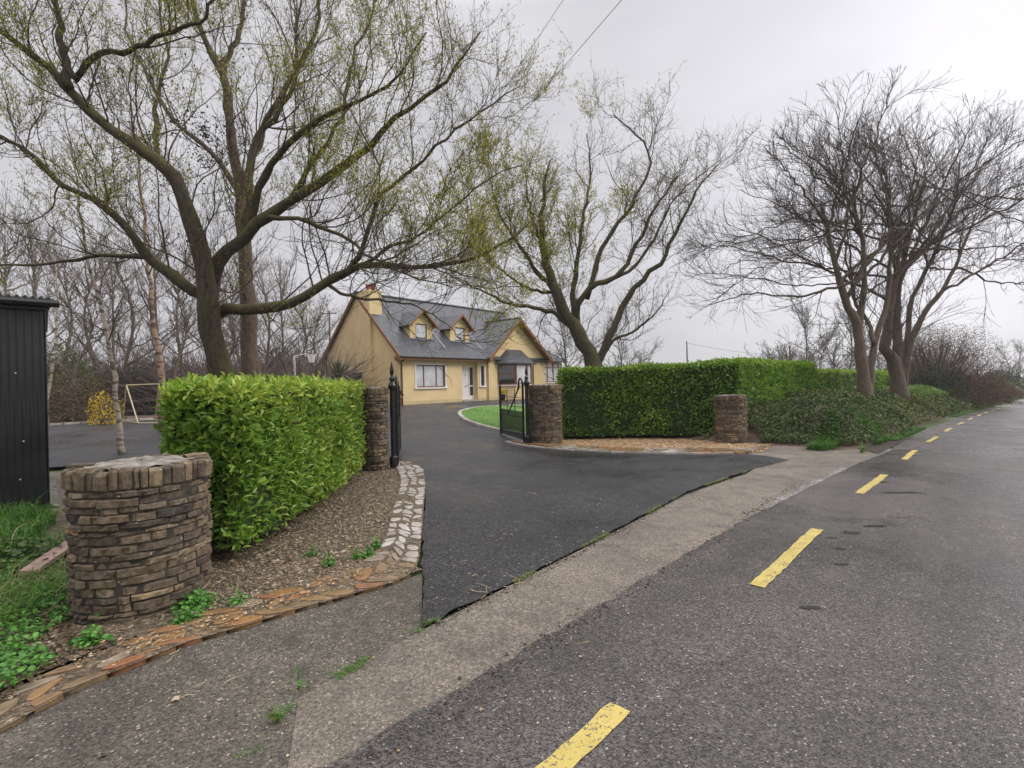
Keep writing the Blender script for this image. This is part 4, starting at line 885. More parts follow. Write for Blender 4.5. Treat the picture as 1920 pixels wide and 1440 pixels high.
# ------------------------------------------------------------------ shrubs
def shrub(name, c, rad, n, mat, label, L, w=.6, twigs=40, seed=0, z0=None, sub=1.0, cat='shrub', tint=.45, arch=False, twm='bgbark'):
    r = np.random.default_rng(seed); zb = float(g(c[0], c[1])) if z0 is None else z0; root = empty(name, (c[0], c[1], zb), 0, label, cat)
    rad = np.array(rad, float); d = norm(r.normal(size=(n, 3))); d[:, 2] = np.abs(d[:, 2]) * 1.0; rr = r.uniform(.35, 1, n) ** .45
    lump = 1 + .20 * pnoise(d, 2.2, seed) + .10 * pnoise(d, 6, seed + 1)
    P = d * rad * (rr * lump)[:, None]; hole = pnoise(P, 2.6 / rad.mean(), seed + 3) + .25 * (1 - rr); kk = hole > -.55; P = P[kk]
    P[:, 2] = np.maximum(P[:, 2], .03)
    mb = MB(); LL = L * r.uniform(.6, 1.3, len(P)); leaves(mb, LEAF4, P, norm(r.normal(size=P.shape) + [0, 0, .3]), r.normal(size=P.shape), LL, LL * w, np.clip(tint + .2 * pnoise(P, 3 / rad.mean(), seed + 5) + r.normal(size=len(P)) * .2, 0, 1)); mb.build('foliage', mat, root)
    tv = norm(r.normal(size=(twigs, 3)) + [0, 0, .5]); tv[:, 2] = np.abs(tv[:, 2]) + .1; tv = norm(tv); s_ = np.zeros((twigs, 7, 3)); f = np.linspace(0, 1, 7)
    s_ += (tv * rad * r.uniform(.8, 1.08, (twigs, 1)))[:, None] * f[None, :, None]; s_[:, 1:] += np.cumsum(r.normal(size=(twigs, 6, 3)) * .03 * rad.mean(), 1) * .6; s_[..., 2] = np.maximum(s_[..., 2], 0)
    tb = MB(); RR = np.linspace(1, .25, 7)[None] * np.full((twigs, 1), .012 * rad.mean() ** .5)
    tb.tubes(s_, RR, 4, cap=False); Q, R2 = spawn(s_, np.repeat(RR, 1, 0), sub * 3.0 / max(rad.mean(), .3) ** .5, .35, 1, (.4, 1), .35 * rad.mean(), 5, .15, .5, .6, .004 * rad.mean() ** .5, r)
    tb.tubes(Q, R2, 3, cap=False); tb.build('stems', M[twm], root)
    return root
def gp(u, v): return at(u, v)
c = ((125 - 960) / F * 19, 19); shrub('brown_shrub', c, (1.9, 1.3, 1.75), 7000, M['brownleaf'], 'reddish brown shrub beside the yellow flowering bush', .08, .6, 90, 71)
c = ((192 - 960) / F * 17.6, 17.6); shrub('forsythia', c, (.62, .5, 1.12), 1100, M['yellow'], 'bright yellow flowering forsythia at the yard edge', .07, .5, 40, 72, tint=.5)
c = ((120 - 960) / F * 24, 24); shrub('evergreen_shrub', c, (2.4, 1.5, 3.3), 7000, M['ivy'], 'tall olive green shrub behind the brown shrub', .11, .6, 60, 73, tint=.55)
c = ((245 - 960) / F * 26, 26); shrub('evergreen_shrub', c, (2.6, 1.6, 3.0), 7000, M['darkleaf'], 'dark green shrub between the birches behind the boundary fence', .12, .6, 60, 74, tint=.7)
c = ((545 - 960) / F * 40, 40); shrub('evergreen_shrub', c, (2.2, 2, 4.2), 6000, M['darkleaf'], 'dark evergreen mass left of the house gable', .16, .6, 40, 75, tint=.4)
c = ((635 - 960) / F * 44, 44); shrub('evergreen_shrub', c, (2.6, 2, 3.8), 4000, M['darkleaf'], 'dark evergreen tree top at the foot of the gable slope', .16, .6, 40, 76, tint=.4)
# scrub behind the fence: one mass nobody could count
r = np.random.default_rng(3); n = 9000; u = r.uniform(-160, 640, n); d = r.uniform(24, 44, n); x = (u - 960) / F * d; P = np.zeros((n, 7, 3)); P[:, 0] = np.stack([x, d, g(x, d) + r.uniform(0, .8, n)], -1)
dd = norm(r.normal(size=(n, 3)) * [1, 1, .5] + [0, 0, 1.0])
for k in range(1, 7): dd = norm(dd + r.normal(size=(n, 3)) * .16); P[:, k] = P[:, k - 1] + dd * r.uniform(.25, .78, (n, 1))
mb = MB(); mb.tubes(P, np.linspace(.022, .007, 7)[None] * np.ones((n, 1)), 3, cap=False)
Q, R2 = spawn(P, np.linspace(.022, .007, 7)[None] * np.ones((n, 1)), 1.0, .3, 1, (.4, 1), .8, 4, .15, .4, .6, .007, r); mb.tubes(Q, R2, 3, cap=False)
prop(mb.build('scrub', M['bgbark']), 'tangle of bare brown scrub behind the yard fence', 'scrub', kind='stuff')
# far wood and dark low trees on the right skyline
for k, (u, v_, d, rx, rz, lab) in enumerate([(1418, 0, 75, 2.2, 3.6, 'low dark evergreen clump above the middle of the hedges'), (1535, 0, 70, 5.5, 3.9, 'broad dark evergreen clump left of the bank trees'), (1880, 0, 95, 4.5, 4.2, 'hazy dark tree clump at the far bend of the road'), (1240, 0, 120, 6, 3.2, 'low faint treetops on the skyline above the laurel hedge')]):
    c = (math.tan(math.atan((u - 960) / F)) * d, d); shrub('evergreen_clump', c, (rx, 3, rz), 4500, M['darkleaf'], lab, .28, .7, 30, 90 + k, z0=float(g(*c)), cat='tree', tint=.55)
# the large bush on the bank by the far bend
for (s_, t_, rad, mt, lab, sd, tn) in [(40, 3.0, (4.4, 3.4, 5.2), 'brownleaf', 'large brown twiggy thorn bush on the bank by the bend', 81, .55), (36, 3.2, (2.4, 2.0, 2.6), 'darkleaf', 'dark green holly bush at the left foot of the thorn bush', 82, .5), (48, 2.6, (2.6, 3, 2.3), 'brownleaf', 'lower brown bush at the far end of the bank', 83, .5), (62, 2.4, (4, 2.4, 1.7), 'ivy', 'olive hedge clump beside the road beyond the thorn bush', 84, .6)]:
    x, y = road(np.array(s_), np.array(t_)); shrub('roadside_bush', (float(x), float(y)), rad, 36000, M[mt], lab, .075, .5, 420, sd, z0=float(g(x, y)) + .3, tint=tn, sub=2.6, twm='thorn')
# right-hand roadside and far hedge line
for (s0, s1, t0, h, lab, sd) in [(78, 125, 3.2, 1.5, 'far low hedge bank left of the road end', 5), (30, 120, -7.4, 1.4, 'rough hedge along the far side of the road', 6)]:
    r = np.random.default_rng(sd); n = 9000; s = r.uniform(s0, s1, n); a = r.uniform(0, PI, n); x, y = road(s, t0 + np.cos(a) * .9); P = np.stack([x, y, g(x, y) + np.sin(a) * h * (1 + .15 * np.sin(s))], -1) + r.normal(size=(n, 3)) * .08
    mb = MB(); leaves(mb, LEAF4, P, r.normal(size=P.shape), r.normal(size=P.shape), .22, .16, np.clip(r.normal(.7, .2, n), 0, 1)); o = mb.build('hedge', M['ivy']); prop(o, lab, 'hedge')

# cordyline
def cordyline(c):
    z = float(g(*c)); root = empty('cordyline', (*c, z), 0, 'spiky cordyline against the cream gable wall', 'plant'); r = np.random.default_rng(2)
    mb = MB(); mb.tube([[0, 0, -.1], [.03, 0, .8], [0, .03, 1.55]], [.10, .08, .07], 10); mb.build('stem', M['bark2'], root, True)
    n = 260; d = norm(r.normal(size=(n, 3)) + [0, 0, .55]); P = np.tile([0, 0, 1.65], (n, 1)) + d * .06; side = norm(np.cross(d, [0, 0, 1.])) * .018; L = r.uniform(.6, .95, (n, 1)); p1 = P + d * L * .55 + [0, 0, .02]; p2 = P + d * L + np.c_[np.zeros((n, 2)), -.18 * L * (1.3 - d[:, 2:])]
    V = np.stack([P - side * .6, P + side * .6, p1 - side, p1 + side, p2], 1); k = (np.arange(n) * 5)[:, None]; mb = MB(); mb.add(V.reshape(-1, 3), [k + np.array([[0, 1, 3, 2]]), k + np.array([[2, 3, 4]])], np.repeat(r.uniform(0, 1, n), 5)); mb.build('leaves', M['cord'], root)
M['cord'] = m_tint('cordyline leaf', [(0, (.06, .055, .03)), (.5, (.13, .13, .075)), (1, (.30, .27, .18))], .5, 5, 0, trans=.1)
cordyline(((634 - 960) / F * 20.5, 20.5))
# ------------------------------------------------------------------ the house
HA = math.radians(40.266); HO = np.array([-6.5136, 29.0]); HZ = 0.537
house = empty('house', (HO[0], HO[1], HZ), PI / 2 - HA, 'cream dormer bungalow with grey slate roof beyond the drive', 'house')
HX = np.array([math.sin(HA), math.cos(HA)]); HY = np.array([-math.cos(HA), math.sin(HA)])
def hw(x, y): return HO + HX * x + HY * y
RS, R0 = .95, 3.20      # front slope: z = R0 + RS*y ; ridge at y 4.1
def rz_(y): return R0 + RS * y
ZR = rz_(4.1)
def wall_holes(mb, x0, x1, y, z0, z1, holes, th=.25):
    xs = sorted({x0, x1, *[h[0] for h in holes], *[h[1] for h in holes]})
    for a, b in zip(xs[:-1], xs[1:]):
        hh = sorted([(h[2], h[3]) for h in holes if h[0] < (a + b) / 2 < h[1]]); z = z0
        for (p, q) in hh: mb.box((a, y, z), (b, y + th, p)); z = q
        mb.box((a, y, z), (b, y + th, z1))
wl = MB()
wall_holes(wl, 0, 5.05, 0, 0, 2.98, [(1.25, 3.55, 1.02, 2.38)])
wall_holes(wl, 5.05, 6.5, .25, 0, 2.98, [(5.28, 6.44, .12, 2.36)])
wl.box((6.5, 0, 0), (6.74, .4, 2.98)); wall_holes(wl, 6.74, 7.45, 0, 0, 2.98, [(6.80, 7.14, 1.03, 2.38)])
wl.box((5.0, .25, 0), (5.05, .5, 2.98))
wl.extrude([(7.45, -.15, 0), (13.95, -.15, 0), (13.95, -.15, 3.02), (10.5, -.15, 5.72), (7.45, -.15, 3.02)], (0, .3, 0))
wl.extrude([(0.002, .25, 0), (0.002, 8.2, 0), (0.002, 8.2, 3.0), (0.002, 4.1, 6.98), (0.002, .25, 3.30)], (.3, 0, 0))
wl.extrude([(13.65, .15, 0), (13.65, 8.2, 0), (13.65, 8.2, 3.0), (13.65, 4.1, 6.98), (13.65, .15, 3.2)], (.3, 0, 0))
wl.box((.3, 7.95, 0), (13.65, 8.2, 3.0))
wl.build('wall', M['render'], house)
pl_ = MB(); pl_.box((-.012, -.012, -.05), (5.04, 0, .22)); pl_.box((6.5, -.012, -.05), (7.44, 0, .22)); pl_.box((7.44, -.162, -.05), (13.96, -.15, .22)); pl_.box((-.014, .0, -.05), (0, 8.2, .22)); pl_.build('plinth', M['plinth'], house)
# roofs
rf = MB(); T = .13
def slab(mb, pts, th=.12):
    p = np.array(pts, float); n = np.cross(p[1] - p[0], p[2] - p[0]); n /= np.linalg.norm(n); n = n if n[2] > 0 else -n; mb.extrude(p, -n * th)
slab(rf, [(-.18, -.38, rz_(-.38)), (14.1, -.38, rz_(-.38)), (14.1, 4.1, ZR), (-.18, 4.1, ZR)])
slab(rf, [(-.18, 4.1, ZR), (14.1, 4.1, ZR), (14.1, 8.6, ZR - .95 * 4.5), (-.18, 8.6, ZR - .95 * 4.5)])
rf.tube([(-.18, 4.1, ZR + .02), (14.1, 4.1, ZR + .02)], .09, 8)
gs = (6.0 - 2.98) / 3.55
slab(rf, [(7.12, -.62, 2.94), (7.12, 1.0, 2.94), (10.5, 3.1, 5.92), (10.5, -.62, 5.92)])
slab(rf, [(14.28, -.62, 2.94), (10.5, -.62, 5.92), (10.5, 3.1, 5.92), (14.28, 1.0, 2.94)])
rf.tube([(10.5, -.62, 5.93), (10.5, 3.0, 5.93)], .08, 8)
roof = rf.build('roof', M['slate'], house)
fl = MB()
for x in (3.85, 7.35):          # pale lead valleys and flashings
    fl.extrude([(x, .3, rz_(.3) + .012), (x + .10, .3, rz_(.3) + .012), (x + .10, 2.3, rz_(2.3) + .012), (x, 2.3, rz_(2.3) + .012)], (0, 0, .01))
fl.build('flashing', M['leadflash'], roof)
# fascias and bargeboards
fb = MB(); fb.box((-.10, -.40, 2.66), (7.10, -.36, rz_(-.38) - .05)); fb.box((-.10, -.36, 2.66), (7.4, .0, 2.69)); fb.build('fascia', M['fascia'], house)
def barge(mb, a, b, off, w=.24, th=.035):
    a, b = np.array(a, float), np.array(b, float); o = np.array(off, float) * th; dn = np.array([0, 0, -w]); mb.extrude([a, b, b + dn, a + dn], o)
bb = MB(); barge(bb, (-.19, -.40, rz_(-.40) + .03), (-.19, 4.1, ZR + .03), (-1, 0, 0)); barge(bb, (-.19, 4.1, ZR + .03), (-.19, 8.62, ZR - .95 * 4.52 + .03), (-1, 0, 0)); bb.box((-.17, -.38, 2.62), (-.005, .2, 2.86)); bb.build('bargeboard', M['fascia'], house); bb = MB()
barge(bb, (7.08, -.63, 2.93), (10.5, -.63, 5.94), (0, -1, 0)); barge(bb, (10.5, -.63, 5.94), (14.32, -.63, 2.93), (0, -1, 0))
for x, q in ((7.3, 1), (14.1, -1)): bb.box((x - .16, -.60, 2.62), (x + .16, -.16, 2.92))
bb.build('bargeboard', M['fascia'], house)
sf = MB(); sf.extrude([(7.2, -.60, 2.86), (10.5, -.60, 5.78), (10.5, -.15, 5.78), (7.2, -.15, 2.86)], (0, 0, -.02)); sf.extrude([(14.2, -.60, 2.86), (14.2, -.15, 2.86), (10.5, -.15, 5.78), (10.5, -.60, 5.78)], (0, 0, -.02)); sf.build('soffit', M['fascia'], house)
gt = MB(); gt.tube([(-.16, -.45, 2.82), (7.1, -.45, 2.82)], .055, 8); gt.build('gutter', M['gutter'], house)
dp_ = MB(); dp_.tube([(.14, -.45, 2.80), (.14, -.20, 2.60), (.14, -.07, 2.50), (.14, -.07, .02)], .042, 8); dp_.build('downpipe', M['gutter'], house)
dp_ = MB(); dp_.tube([(12.35, -.55, 2.62), (12.35, -.22, 2.5), (12.35, -.22, .02)], .042, 8); dp_.build('downpipe', M['gutter'], house)
# chimney
ch = MB(); ch.box((-.20, 2.50, 0), (.70, 3.60, 7.02)); ch.box((-.215, 2.485, 6.92), (.715, 3.615, 7.06)); chim = ch.build('chimney', M['render'], house)
for y in (2.75, 3.25): c_ = MB(); c_.lathe([(.15, 7.05), (.14, 7.40), (.17, 7.43), (.17, 7.50), (.12, 7.51)], 14, (.25, y, 0)); c_.build('chimney_pot', M['pot'], chim)
# windows
def window(x0, x1, z0, z1, y, mull, parent=None, pane='pane', surround=True, rail=None, wood='brownwood', name='window', trans=None):
    par = parent or house; f = MB(); w = .065; yy = y + .09
    f.box((x0, yy, z0), (x0 + w, yy + .06, z1)); f.box((x1 - w, yy, z0), (x1, yy + .06, z1)); f.box((x0 + w, yy, z1 - w), (x1 - w, yy + .06, z1)); f.box((x0 + w, yy, z0), (x1 - w, yy + .06, z0 + w))
    xs = [x0 + w]
    for m in mull: f.box((m - w * .6, yy - .004, z0 + w), (m + w * .6, yy + .06, z1 - w)); xs += [m - w * .6, m + w * .6]
    xs.append(x1 - w)
    if rail: f.box((x0 + w, yy - .002, rail - .03), (xs[1], yy + .06, rail + .03))
    root_ = f.build(name, M[wood], par); p = MB()
    for a, b in zip(xs[::2], xs[1::2]): p.box((a, yy + .02, z0 + w), (b, yy + .035, z1 - w))
    p.build('pane', M[pane], root_)
    if surround:
        s_ = MB(); q = .11; s_.box((x0 - q, y - .025, z0), (x0, y + .09, z1)); s_.box((x1, y - .025, z0), (x1 + q, y + .09, z1)); s_.box((x0 - q, y - .025, z1), (x1 + q, y + .09, z1 + q)); s_.box((x0 - q - .04, y - .09, z0 - .10), (x1 + q + .04, y + .09, z0)); s_.build('surround', M['white'], root_)
    return root_
window(1.25, 3.55, 1.02, 2.38, 0, [1.90, 2.90])
window(6.80, 7.14, 1.03, 2.38, 0, [], pane='panedark')
dr = MB(); dr.box((5.28, .31, .12), (5.34, .40, 2.36), mi=0); dr.box((5.98, .31, .12), (6.04, .40, 2.36)); dr.box((6.38, .31, .12), (6.44, .40, 2.36)); dr.box((5.34, .31, 2.29), (6.38, .40, 2.36))
dr.box((5.34, .35, .14), (5.98, .39, 2.29)); 
for (a, b, c_, d_) in [(5.42, 5.62, .35, .95), (5.70, 5.90, .35, .95), (5.42, 5.62, 1.2, 2.1), (5.70, 5.90, 1.2, 2.1)]: dr.box((a, .338, c_), (b, .35, d_))
dr.box((6.04, .33, .14), (6.38, .39, .40)); dr.box((6.04, .33, 1.0), (6.38, .39, 1.08)); door = dr.build('door', M['white'], house)
h_ = MB(); h_.tube([(5.90, .31, 1.05), (5.90, .31, 1.18)], .018, 6); h_.box((5.58, .325, 1.00), (5.76, .338, 1.05)); h_.lathe([(.0, 0), (.03, .02), (.03, .06), (0, .08)], 8, (5.66, .32, 1.72)); h_.build('handle', M['blackmetal'], door)
sp_ = MB(); sp_.box((6.04, .36, .40), (6.38, .375, 1.0)); sp_.box((6.04, .36, 1.08), (6.38, .375, 2.29)); sp_.build('pane', M['panedark'], door)
st_ = MB(); st_.box((5.06, -.12, -.05), (6.49, .31, .11)); st_.build('doorstep', M['kerbstone'], house)
# canted bay window
B_ = [(8.35, -.152), (9.35, -1.0), (11.15, -1.0), (11.7, -.152)]
bw = MB(); bw.extrude([(x, y, -.02) for x, y in B_], (0, 0, .98)); bay = bw.build('bay_window', M['render'], house)
def seg_panel(a, b, mb_f, mb_p, mull, z0=1.05, z1=2.50, rail=None):
    a, b = np.array(a), np.array(b); d = (b - a); L = np.linalg.norm(d); d /= L; n = np.array([d[1], -d[0]])
    def bx2(mb, u0, u1, w0, w1, o0, o1):
        c_ = [a + d * u0 + n * o0, a + d * u1 + n * o0, a + d * u1 + n * o1, a + d * u0 + n * o1]; mb.extrude([(*q, w0) for q in c_], (0, 0, w1 - w0))
    bx2(mb_f, 0.0, .10, z0, z1, -.04, .02); bx2(mb_f, L - .10, L, z0, z1, -.04, .02); bx2(mb_f, .10, L - .10, z0, z0 + .08, -.04, .02); bx2(mb_f, .10, L - .10, z1 - .08, z1, -.04, .02)
    for m in mull: bx2(mb_f, L * m - .05, L * m + .05, z0 + .08, z1 - .08, -.04, .02)
    if rail: bx2(mb_f, .10, L - .10, rail - .035, rail + .035, -.038, .018)
    bx2(mb_p, .08, L - .08, z0 + .06, z1 - .06, -.03, -.015)
ff, p1_, p2_ = MB(), MB(), MB()
seg_panel(B_[0], B_[1], ff, p1_, [], rail=1.85); seg_panel(B_[1], B_[2], ff, p2_, [.72]); seg_panel(B_[2], B_[3], ff, p1_, [])
ff.build('frame', M['brownwood'], bay); p1_.build('pane', M['panedark'], bay); p2_.build('pane', M['pane'], bay)
si = MB(); cB = np.array([10.27, -.2]); si.extrude([(*(np.array(q) + (np.array(q) - cB) * np.array([.05, .10])), .96) for q in B_], (0, 0, .09)); si.build('sill', M['white'], bay)
hd = MB(); hd.extrude([(x, y, 2.50) for x, y in B_], (0, 0, .12)); hd.build('fascia', M['fascia'], bay)
br_ = MB(); e_ = [(8.05, -.16, 2.60), (9.23, -1.22, 2.60), (11.27, -1.22, 2.60), (11.95, -.16, 2.60)]; t_ = [(9.35, -.16, 3.60), (11.0, -.16, 3.60)]
br_.add(e_ + t_ + [(x, y, z - .09) for x, y, z in e_], [np.array([[0, 1, 4, 4], [1, 2, 5, 4], [2, 3, 5, 5], [0, 6, 7, 1], [1, 7, 8, 2], [2, 8, 9, 3], [6, 9, 8, 7], [0, 4, 5, 3]])[[1, 3, 4, 5, 6, 7]], np.array([[0, 1, 4], [2, 3, 5]])]); br_.build('roof', M['slate'], bay)
# dormers
def dormer(xc, w=.72):
    d0 = MB(); yf = .95; zt = 5.02; ap_ = 5.02 + w * .92
    d0.extrude([(xc - w, yf, 3.95), (xc - .46, yf, 3.95), (xc - .46, yf, zt), (xc - w, yf, zt)], (0, .1, 0)); d0.extrude([(xc + .46, yf, 3.95), (xc + w, yf, 3.95), (xc + w, yf, zt), (xc + .46, yf, zt)], (0, .1, 0)); d0.extrude([(xc - .46, yf, 3.95), (xc + .46, yf, 3.95), (xc + .46, yf, 4.10), (xc - .46, yf, 4.10)], (0, .1, 0))
    d0.extrude([(xc - w, yf, zt), (xc + w, yf, zt), (xc, yf, ap_)], (0, .1, 0))
    for sx in (-1, 1): d0.extrude([(xc + sx * w, yf + .1, 4.12), (xc + sx * w, yf + .1, zt), (xc + sx * w, 2.0, zt)], (-sx * .08, 0, 0))
    r_ = d0.build('dormer', M['render'], house)
    window(xc - .46, xc + .46, 4.10, 5.02, yf - .05, [], r_, 'pane', False, wood='brownwood')
    s2 = MB(); s2.box((xc - w - .12, yf - .16, 4.0), (xc + w + .12, yf - .005, 4.05)); s2.build('sill', M['leadflash'], r_)
    rr = MB(); o = w + .26; zl = ap_ + .06 - o * .92; yb = (ap_ + .06 - R0) / RS
    slab(rr, [(xc - o, yf - .3, zl), (xc - o, (zl - R0) / RS + .1, zl), (xc, yb, ap_ + .06), (xc, yf - .3, ap_ + .06)], .07); slab(rr, [(xc + o, yf - .3, zl), (xc, yf - .3, ap_ + .06), (xc, yb, ap_ + .06), (xc + o, (zl - R0) / RS + .1, zl)], .07); rr.build('roof', M['slate'], r_)
    b2_ = MB(); barge(b2_, (xc - o - .03, yf - .31, zl + .0), (xc, yf - .31, ap_ + .09), (0, -1, 0), .17); barge(b2_, (xc, yf - .31, ap_ + .09), (xc + o + .03, yf - .31, zl), (0, -1, 0), .17)
    for sx in (-1, 1): b2_.box((xc + sx * (w + .1) - .10, yf - .29, zl - .06), (xc + sx * (w + .1) + .10, yf - .01, zl + .10))
    b2_.build('bargeboard', M['fascia'], r_)
dormer(2.50, .90); dormer(5.85, .90)
# sunroom on the right
sr = MB(); sr.box((13.97, 1.2, 0), (18.3, 5.2, 1.12)); sun_ = sr.build('sunroom', M['render'], house)
ff, p1_ = MB(), MB(); seg_panel((13.98, 1.22), (18.28, 1.22), ff, p1_, [.12, .3, .5, .7, .88], 1.18, 2.85, 2.42); seg_panel((18.28, 1.22), (18.28, 5.1), ff, p1_, [.33, .66], 1.18, 2.85); ff.build('frame', M['brownwood'], sun_); p1_.build('pane', M['pane'], sun_)
si = MB(); si.box((13.97, 1.1, 1.10), (18.4, 5.2, 1.18)); si.build('sill', M['white'], sun_)
sr = MB(); slab(sr, [(13.97, .9, 2.98), (18.7, .9, 2.98), (16.9, 3.2, 4.5), (13.97, 3.2, 4.5)], .1); slab(sr, [(18.7, .9, 2.98), (18.7, 5.5, 2.98), (16.9, 3.2, 4.5)], .1); sr.build('roof', M['slate'], sun_)
gt = MB(); gt.tube([(14.2, .86, 2.93), (18.72, .86, 2.93)], .055, 8); gt.build('gutter', M['gutter'], sun_)
# pots by the house
def planter(xy, mat, label, s_, leafm, n=260):
    z_ = float(g(*xy)); root = empty('planter', (*xy, z_), 0, label, 'planter'); p = MB(); p.lathe([(.13 * s_, 0), (.20 * s_, .18 * s_), (.21 * s_, .34 * s_), (.24 * s_, .36 * s_), (.24 * s_, .42 * s_), (.20 * s_, .42 * s_)], 16); p.build('pot', M[mat], root, True)
    r = np.random.default_rng(5); P = norm(r.normal(size=(n, 3))) * r.uniform(.3, 1, (n, 1)) * np.array([.24, .24, .26]) * s_; P[:, 2] = np.abs(P[:, 2]) + .44 * s_; m_ = MB(); leaves(m_, LEAF4, P, norm(P - [0, 0, .3 * s_]), r.normal(size=P.shape), .12 * s_, .06 * s_, r.uniform(.3, 1, n)); m_.build('plant', M[leafm], root)
planter(hw(-.45, -.35), 'pot', 'terracotta pot at the left front corner of the house', 1.25, 'brownleaf')
planter(hw(7.75, -1.1), 'gutter', 'black pot with a small plant left of the bay window', 1.0, 'yellow')
# ------------------------------------------------------------------ black shed at the left edge
ca = at(90, 957); cb = at(0, 968); dsh = norm(np.array([-.73, -.68])); nsh = np.array([dsh[1], -dsh[0]]); nsh = nsh if nsh[1] > 0 else -nsh
z_ = float(g(*ca)); HS = 2.76
sh = empty('shed', (ca[0], ca[1], z_), 0, 'black corrugated steel shed at the left edge of the picture', 'shed')
def corr(mb, o, d, L, h0, h1, n=None, amp=.011, pitch=.076):
    k = int(L / pitch * 8); x = np.linspace(0, L, k + 1); nn = np.array([d[1], -d[0]]); nn = nn if nn @ (-o - ca) > 0 else -nn
    P = o[None] + d[None] * x[:, None] + nn[None] * (amp * np.sin(x / pitch * 2 * PI))[:, None]
    i = np.arange(k); V = np.vstack([np.c_[P, np.full(k + 1, h0)], np.c_[P, np.full(k + 1, h1)]]); mb.add(V, [np.c_[i, i + 1, i + k + 2, i + k + 1]])
    V2 = V.copy(); V2[:, :2] -= nn * .012; mb.add(V2, [np.c_[i + 1, i, i + k + 1, i + k + 2]])
w_ = MB(); o2 = np.zeros(2); corr(w_, o2, dsh, 4.0, .02, HS); corr(w_, o2, nsh, 3.2, .02, HS); corr(w_, o2 + dsh * 4, nsh, 3.2, .02, HS); corr(w_, o2 + nsh * 3.2, dsh, 4.0, .02, HS); w_.build('wall', M['shed'], sh, True)
r_ = MB(); k = 420; x = np.linspace(-.10, 4.1, k); i = np.arange(k - 1); zt = HS + .10 + .016 * np.sin(x / .076 * 2 * PI)
A = np.array([[*(dsh * q - nsh * .14), zz] for q, zz in zip(x, zt)]); Bq = np.array([[*(dsh * q + nsh * 3.35), zz + .32] for q, zz in zip(x, zt)])
r_.add(np.vstack([A, Bq, A - [0, 0, .018], Bq - [0, 0, .018]]), [np.c_[i, i + 1, i + k + 1, i + k], np.c_[i + 2 * k, i + 2 * k + 1, i + 1, i]]); r_.build('roof', M['shed'], sh, True)
f_ = MB()
def obx(mb, u0, u1, v0, v1, z0, z1): c_ = [dsh * u0 + nsh * v0, dsh * u1 + nsh * v0, dsh * u1 + nsh * v1, dsh * u0 + nsh * v1]; mb.extrude([(*q, z0) for q in c_], (0, 0, z1 - z0))
obx(f_, -.06, 4.1, -.10, -.03, HS - .06, HS + .075); obx(f_, -.05, -.01, -.03, 3.2, HS - .06, HS + .07); f_.build('fascia', M['blackmetal'], sh)
g_ = MB(); g_.tube([[*(dsh * -.16 - nsh * .16), HS + .02], [*(dsh * 4.1 - nsh * .16), HS + .02]], .05, 8); g_.build('gutter', M['blackmetal'], sh)
s_ = MB()
for (u, v, h) in [(.22, 0, .95), (.28, 0, 1.85), (.26, 0, .45)]: c_ = dsh * u - nsh * .017; s_.lathe([(.001, 0), (.009, .003), (.009, .012), (.001, .015)], 8, (c_[0], c_[1], h))
s_.build('fixings', M['white'], sh)
sl_ = MB(); obx(sl_, -.75, 4.4, -.42, 3.6, -.12, .018); sl_.build('slab', M['concrete'], sh)
def wsheet(name, pts, mat, dz, hf=None, st=.25, kind='structure'): return sheet(name, [np.array(q, float) for q in pts], mat, dz, st, hf, kind=kind)
wsheet('soil', [(-9, .9)] + px([(-250, 1440), (-160, 1392), (-60, 1338), (30, 1294), (150, 1240), (250, 1201), (300, 1184)]) + [(-2.8, 3.6), (-3.2, 4.3), (-3.9, 6.0), (-4.3, 6.6), (-9, 6.6)], M['gravel'], .022, lambda x, y: .02 * pnoise(np.c_[x, y, 0 * x], 2.2, 4) - .0)
wsheet('path', px([(96, 955), (112, 955), (104, 905), (92, 905)]), M['topmortar'], .045, None, .1)
# low grass between bed and yard
wsheet('path', [(-9.5, 6.5), (-4.2, 6.5), (-3.7, 7.2), (-3.7, 10.1), (-5.0, 9.9), (-6.3, 9.9), (-9.5, 9.4)], M['concrete'], .004, None)
# plank leaning in the left verge
P_ = MB(); a = np.array([*at(52, 1090), .10]); b = np.array([*at(150, 1046), .22]); d_ = norm(b - a); sd_ = norm(np.cross(d_, [0, 0, 1.])); c_ = [a - sd_ * .07, a + sd_ * .07, b + sd_ * .07, b - sd_ * .07]; P_.extrude(c_, (0, 0, .035)); o = P_.build('plank', M['plank']); prop(o, 'weathered pinkish plank lying in the verge beside the nearest pillar', 'plank')
# left verge growth
def area(poly, n, seed): 
    r = np.random.default_rng(seed); pl = np.array(poly, float); p = r.uniform(pl.min(0), pl.max(0), (n * 3, 2)); p = p[inside(p, pl)][:n]; return p, r
def on(p, dz=.03): return np.c_[p, g(p[:, 0], p[:, 1]) + dz + .02 * pnoise(np.c_[p, 0 * p[:, 0]], 2.2, 4)]
p, r = area([(-8, 4.6), (-3.5, 4.6), (-3.6, 6.4), (-8, 6.4)], 9000, 3); P = on(p); P = P[pnoise(P, 1.5, 2) > -.5]; grass('verge_grass', P, .15, 'green grass tussock beside the shed slab', 11, curl=.7, lean=.9, wid=.005)
p, r = area([(-6, 2.2), (-3.35, 2.2), (-3.3, 4.6), (-6, 4.6)], 5000, 4); P = on(p); P = P[pnoise(P, 2.0, 6) > .1]; grass('verge_grass', P, .20, 'straggly grass and dry stems at the foot of the nearest pillar', 12, t0=.75, curl=.9, lean=1.1, wid=.0035)
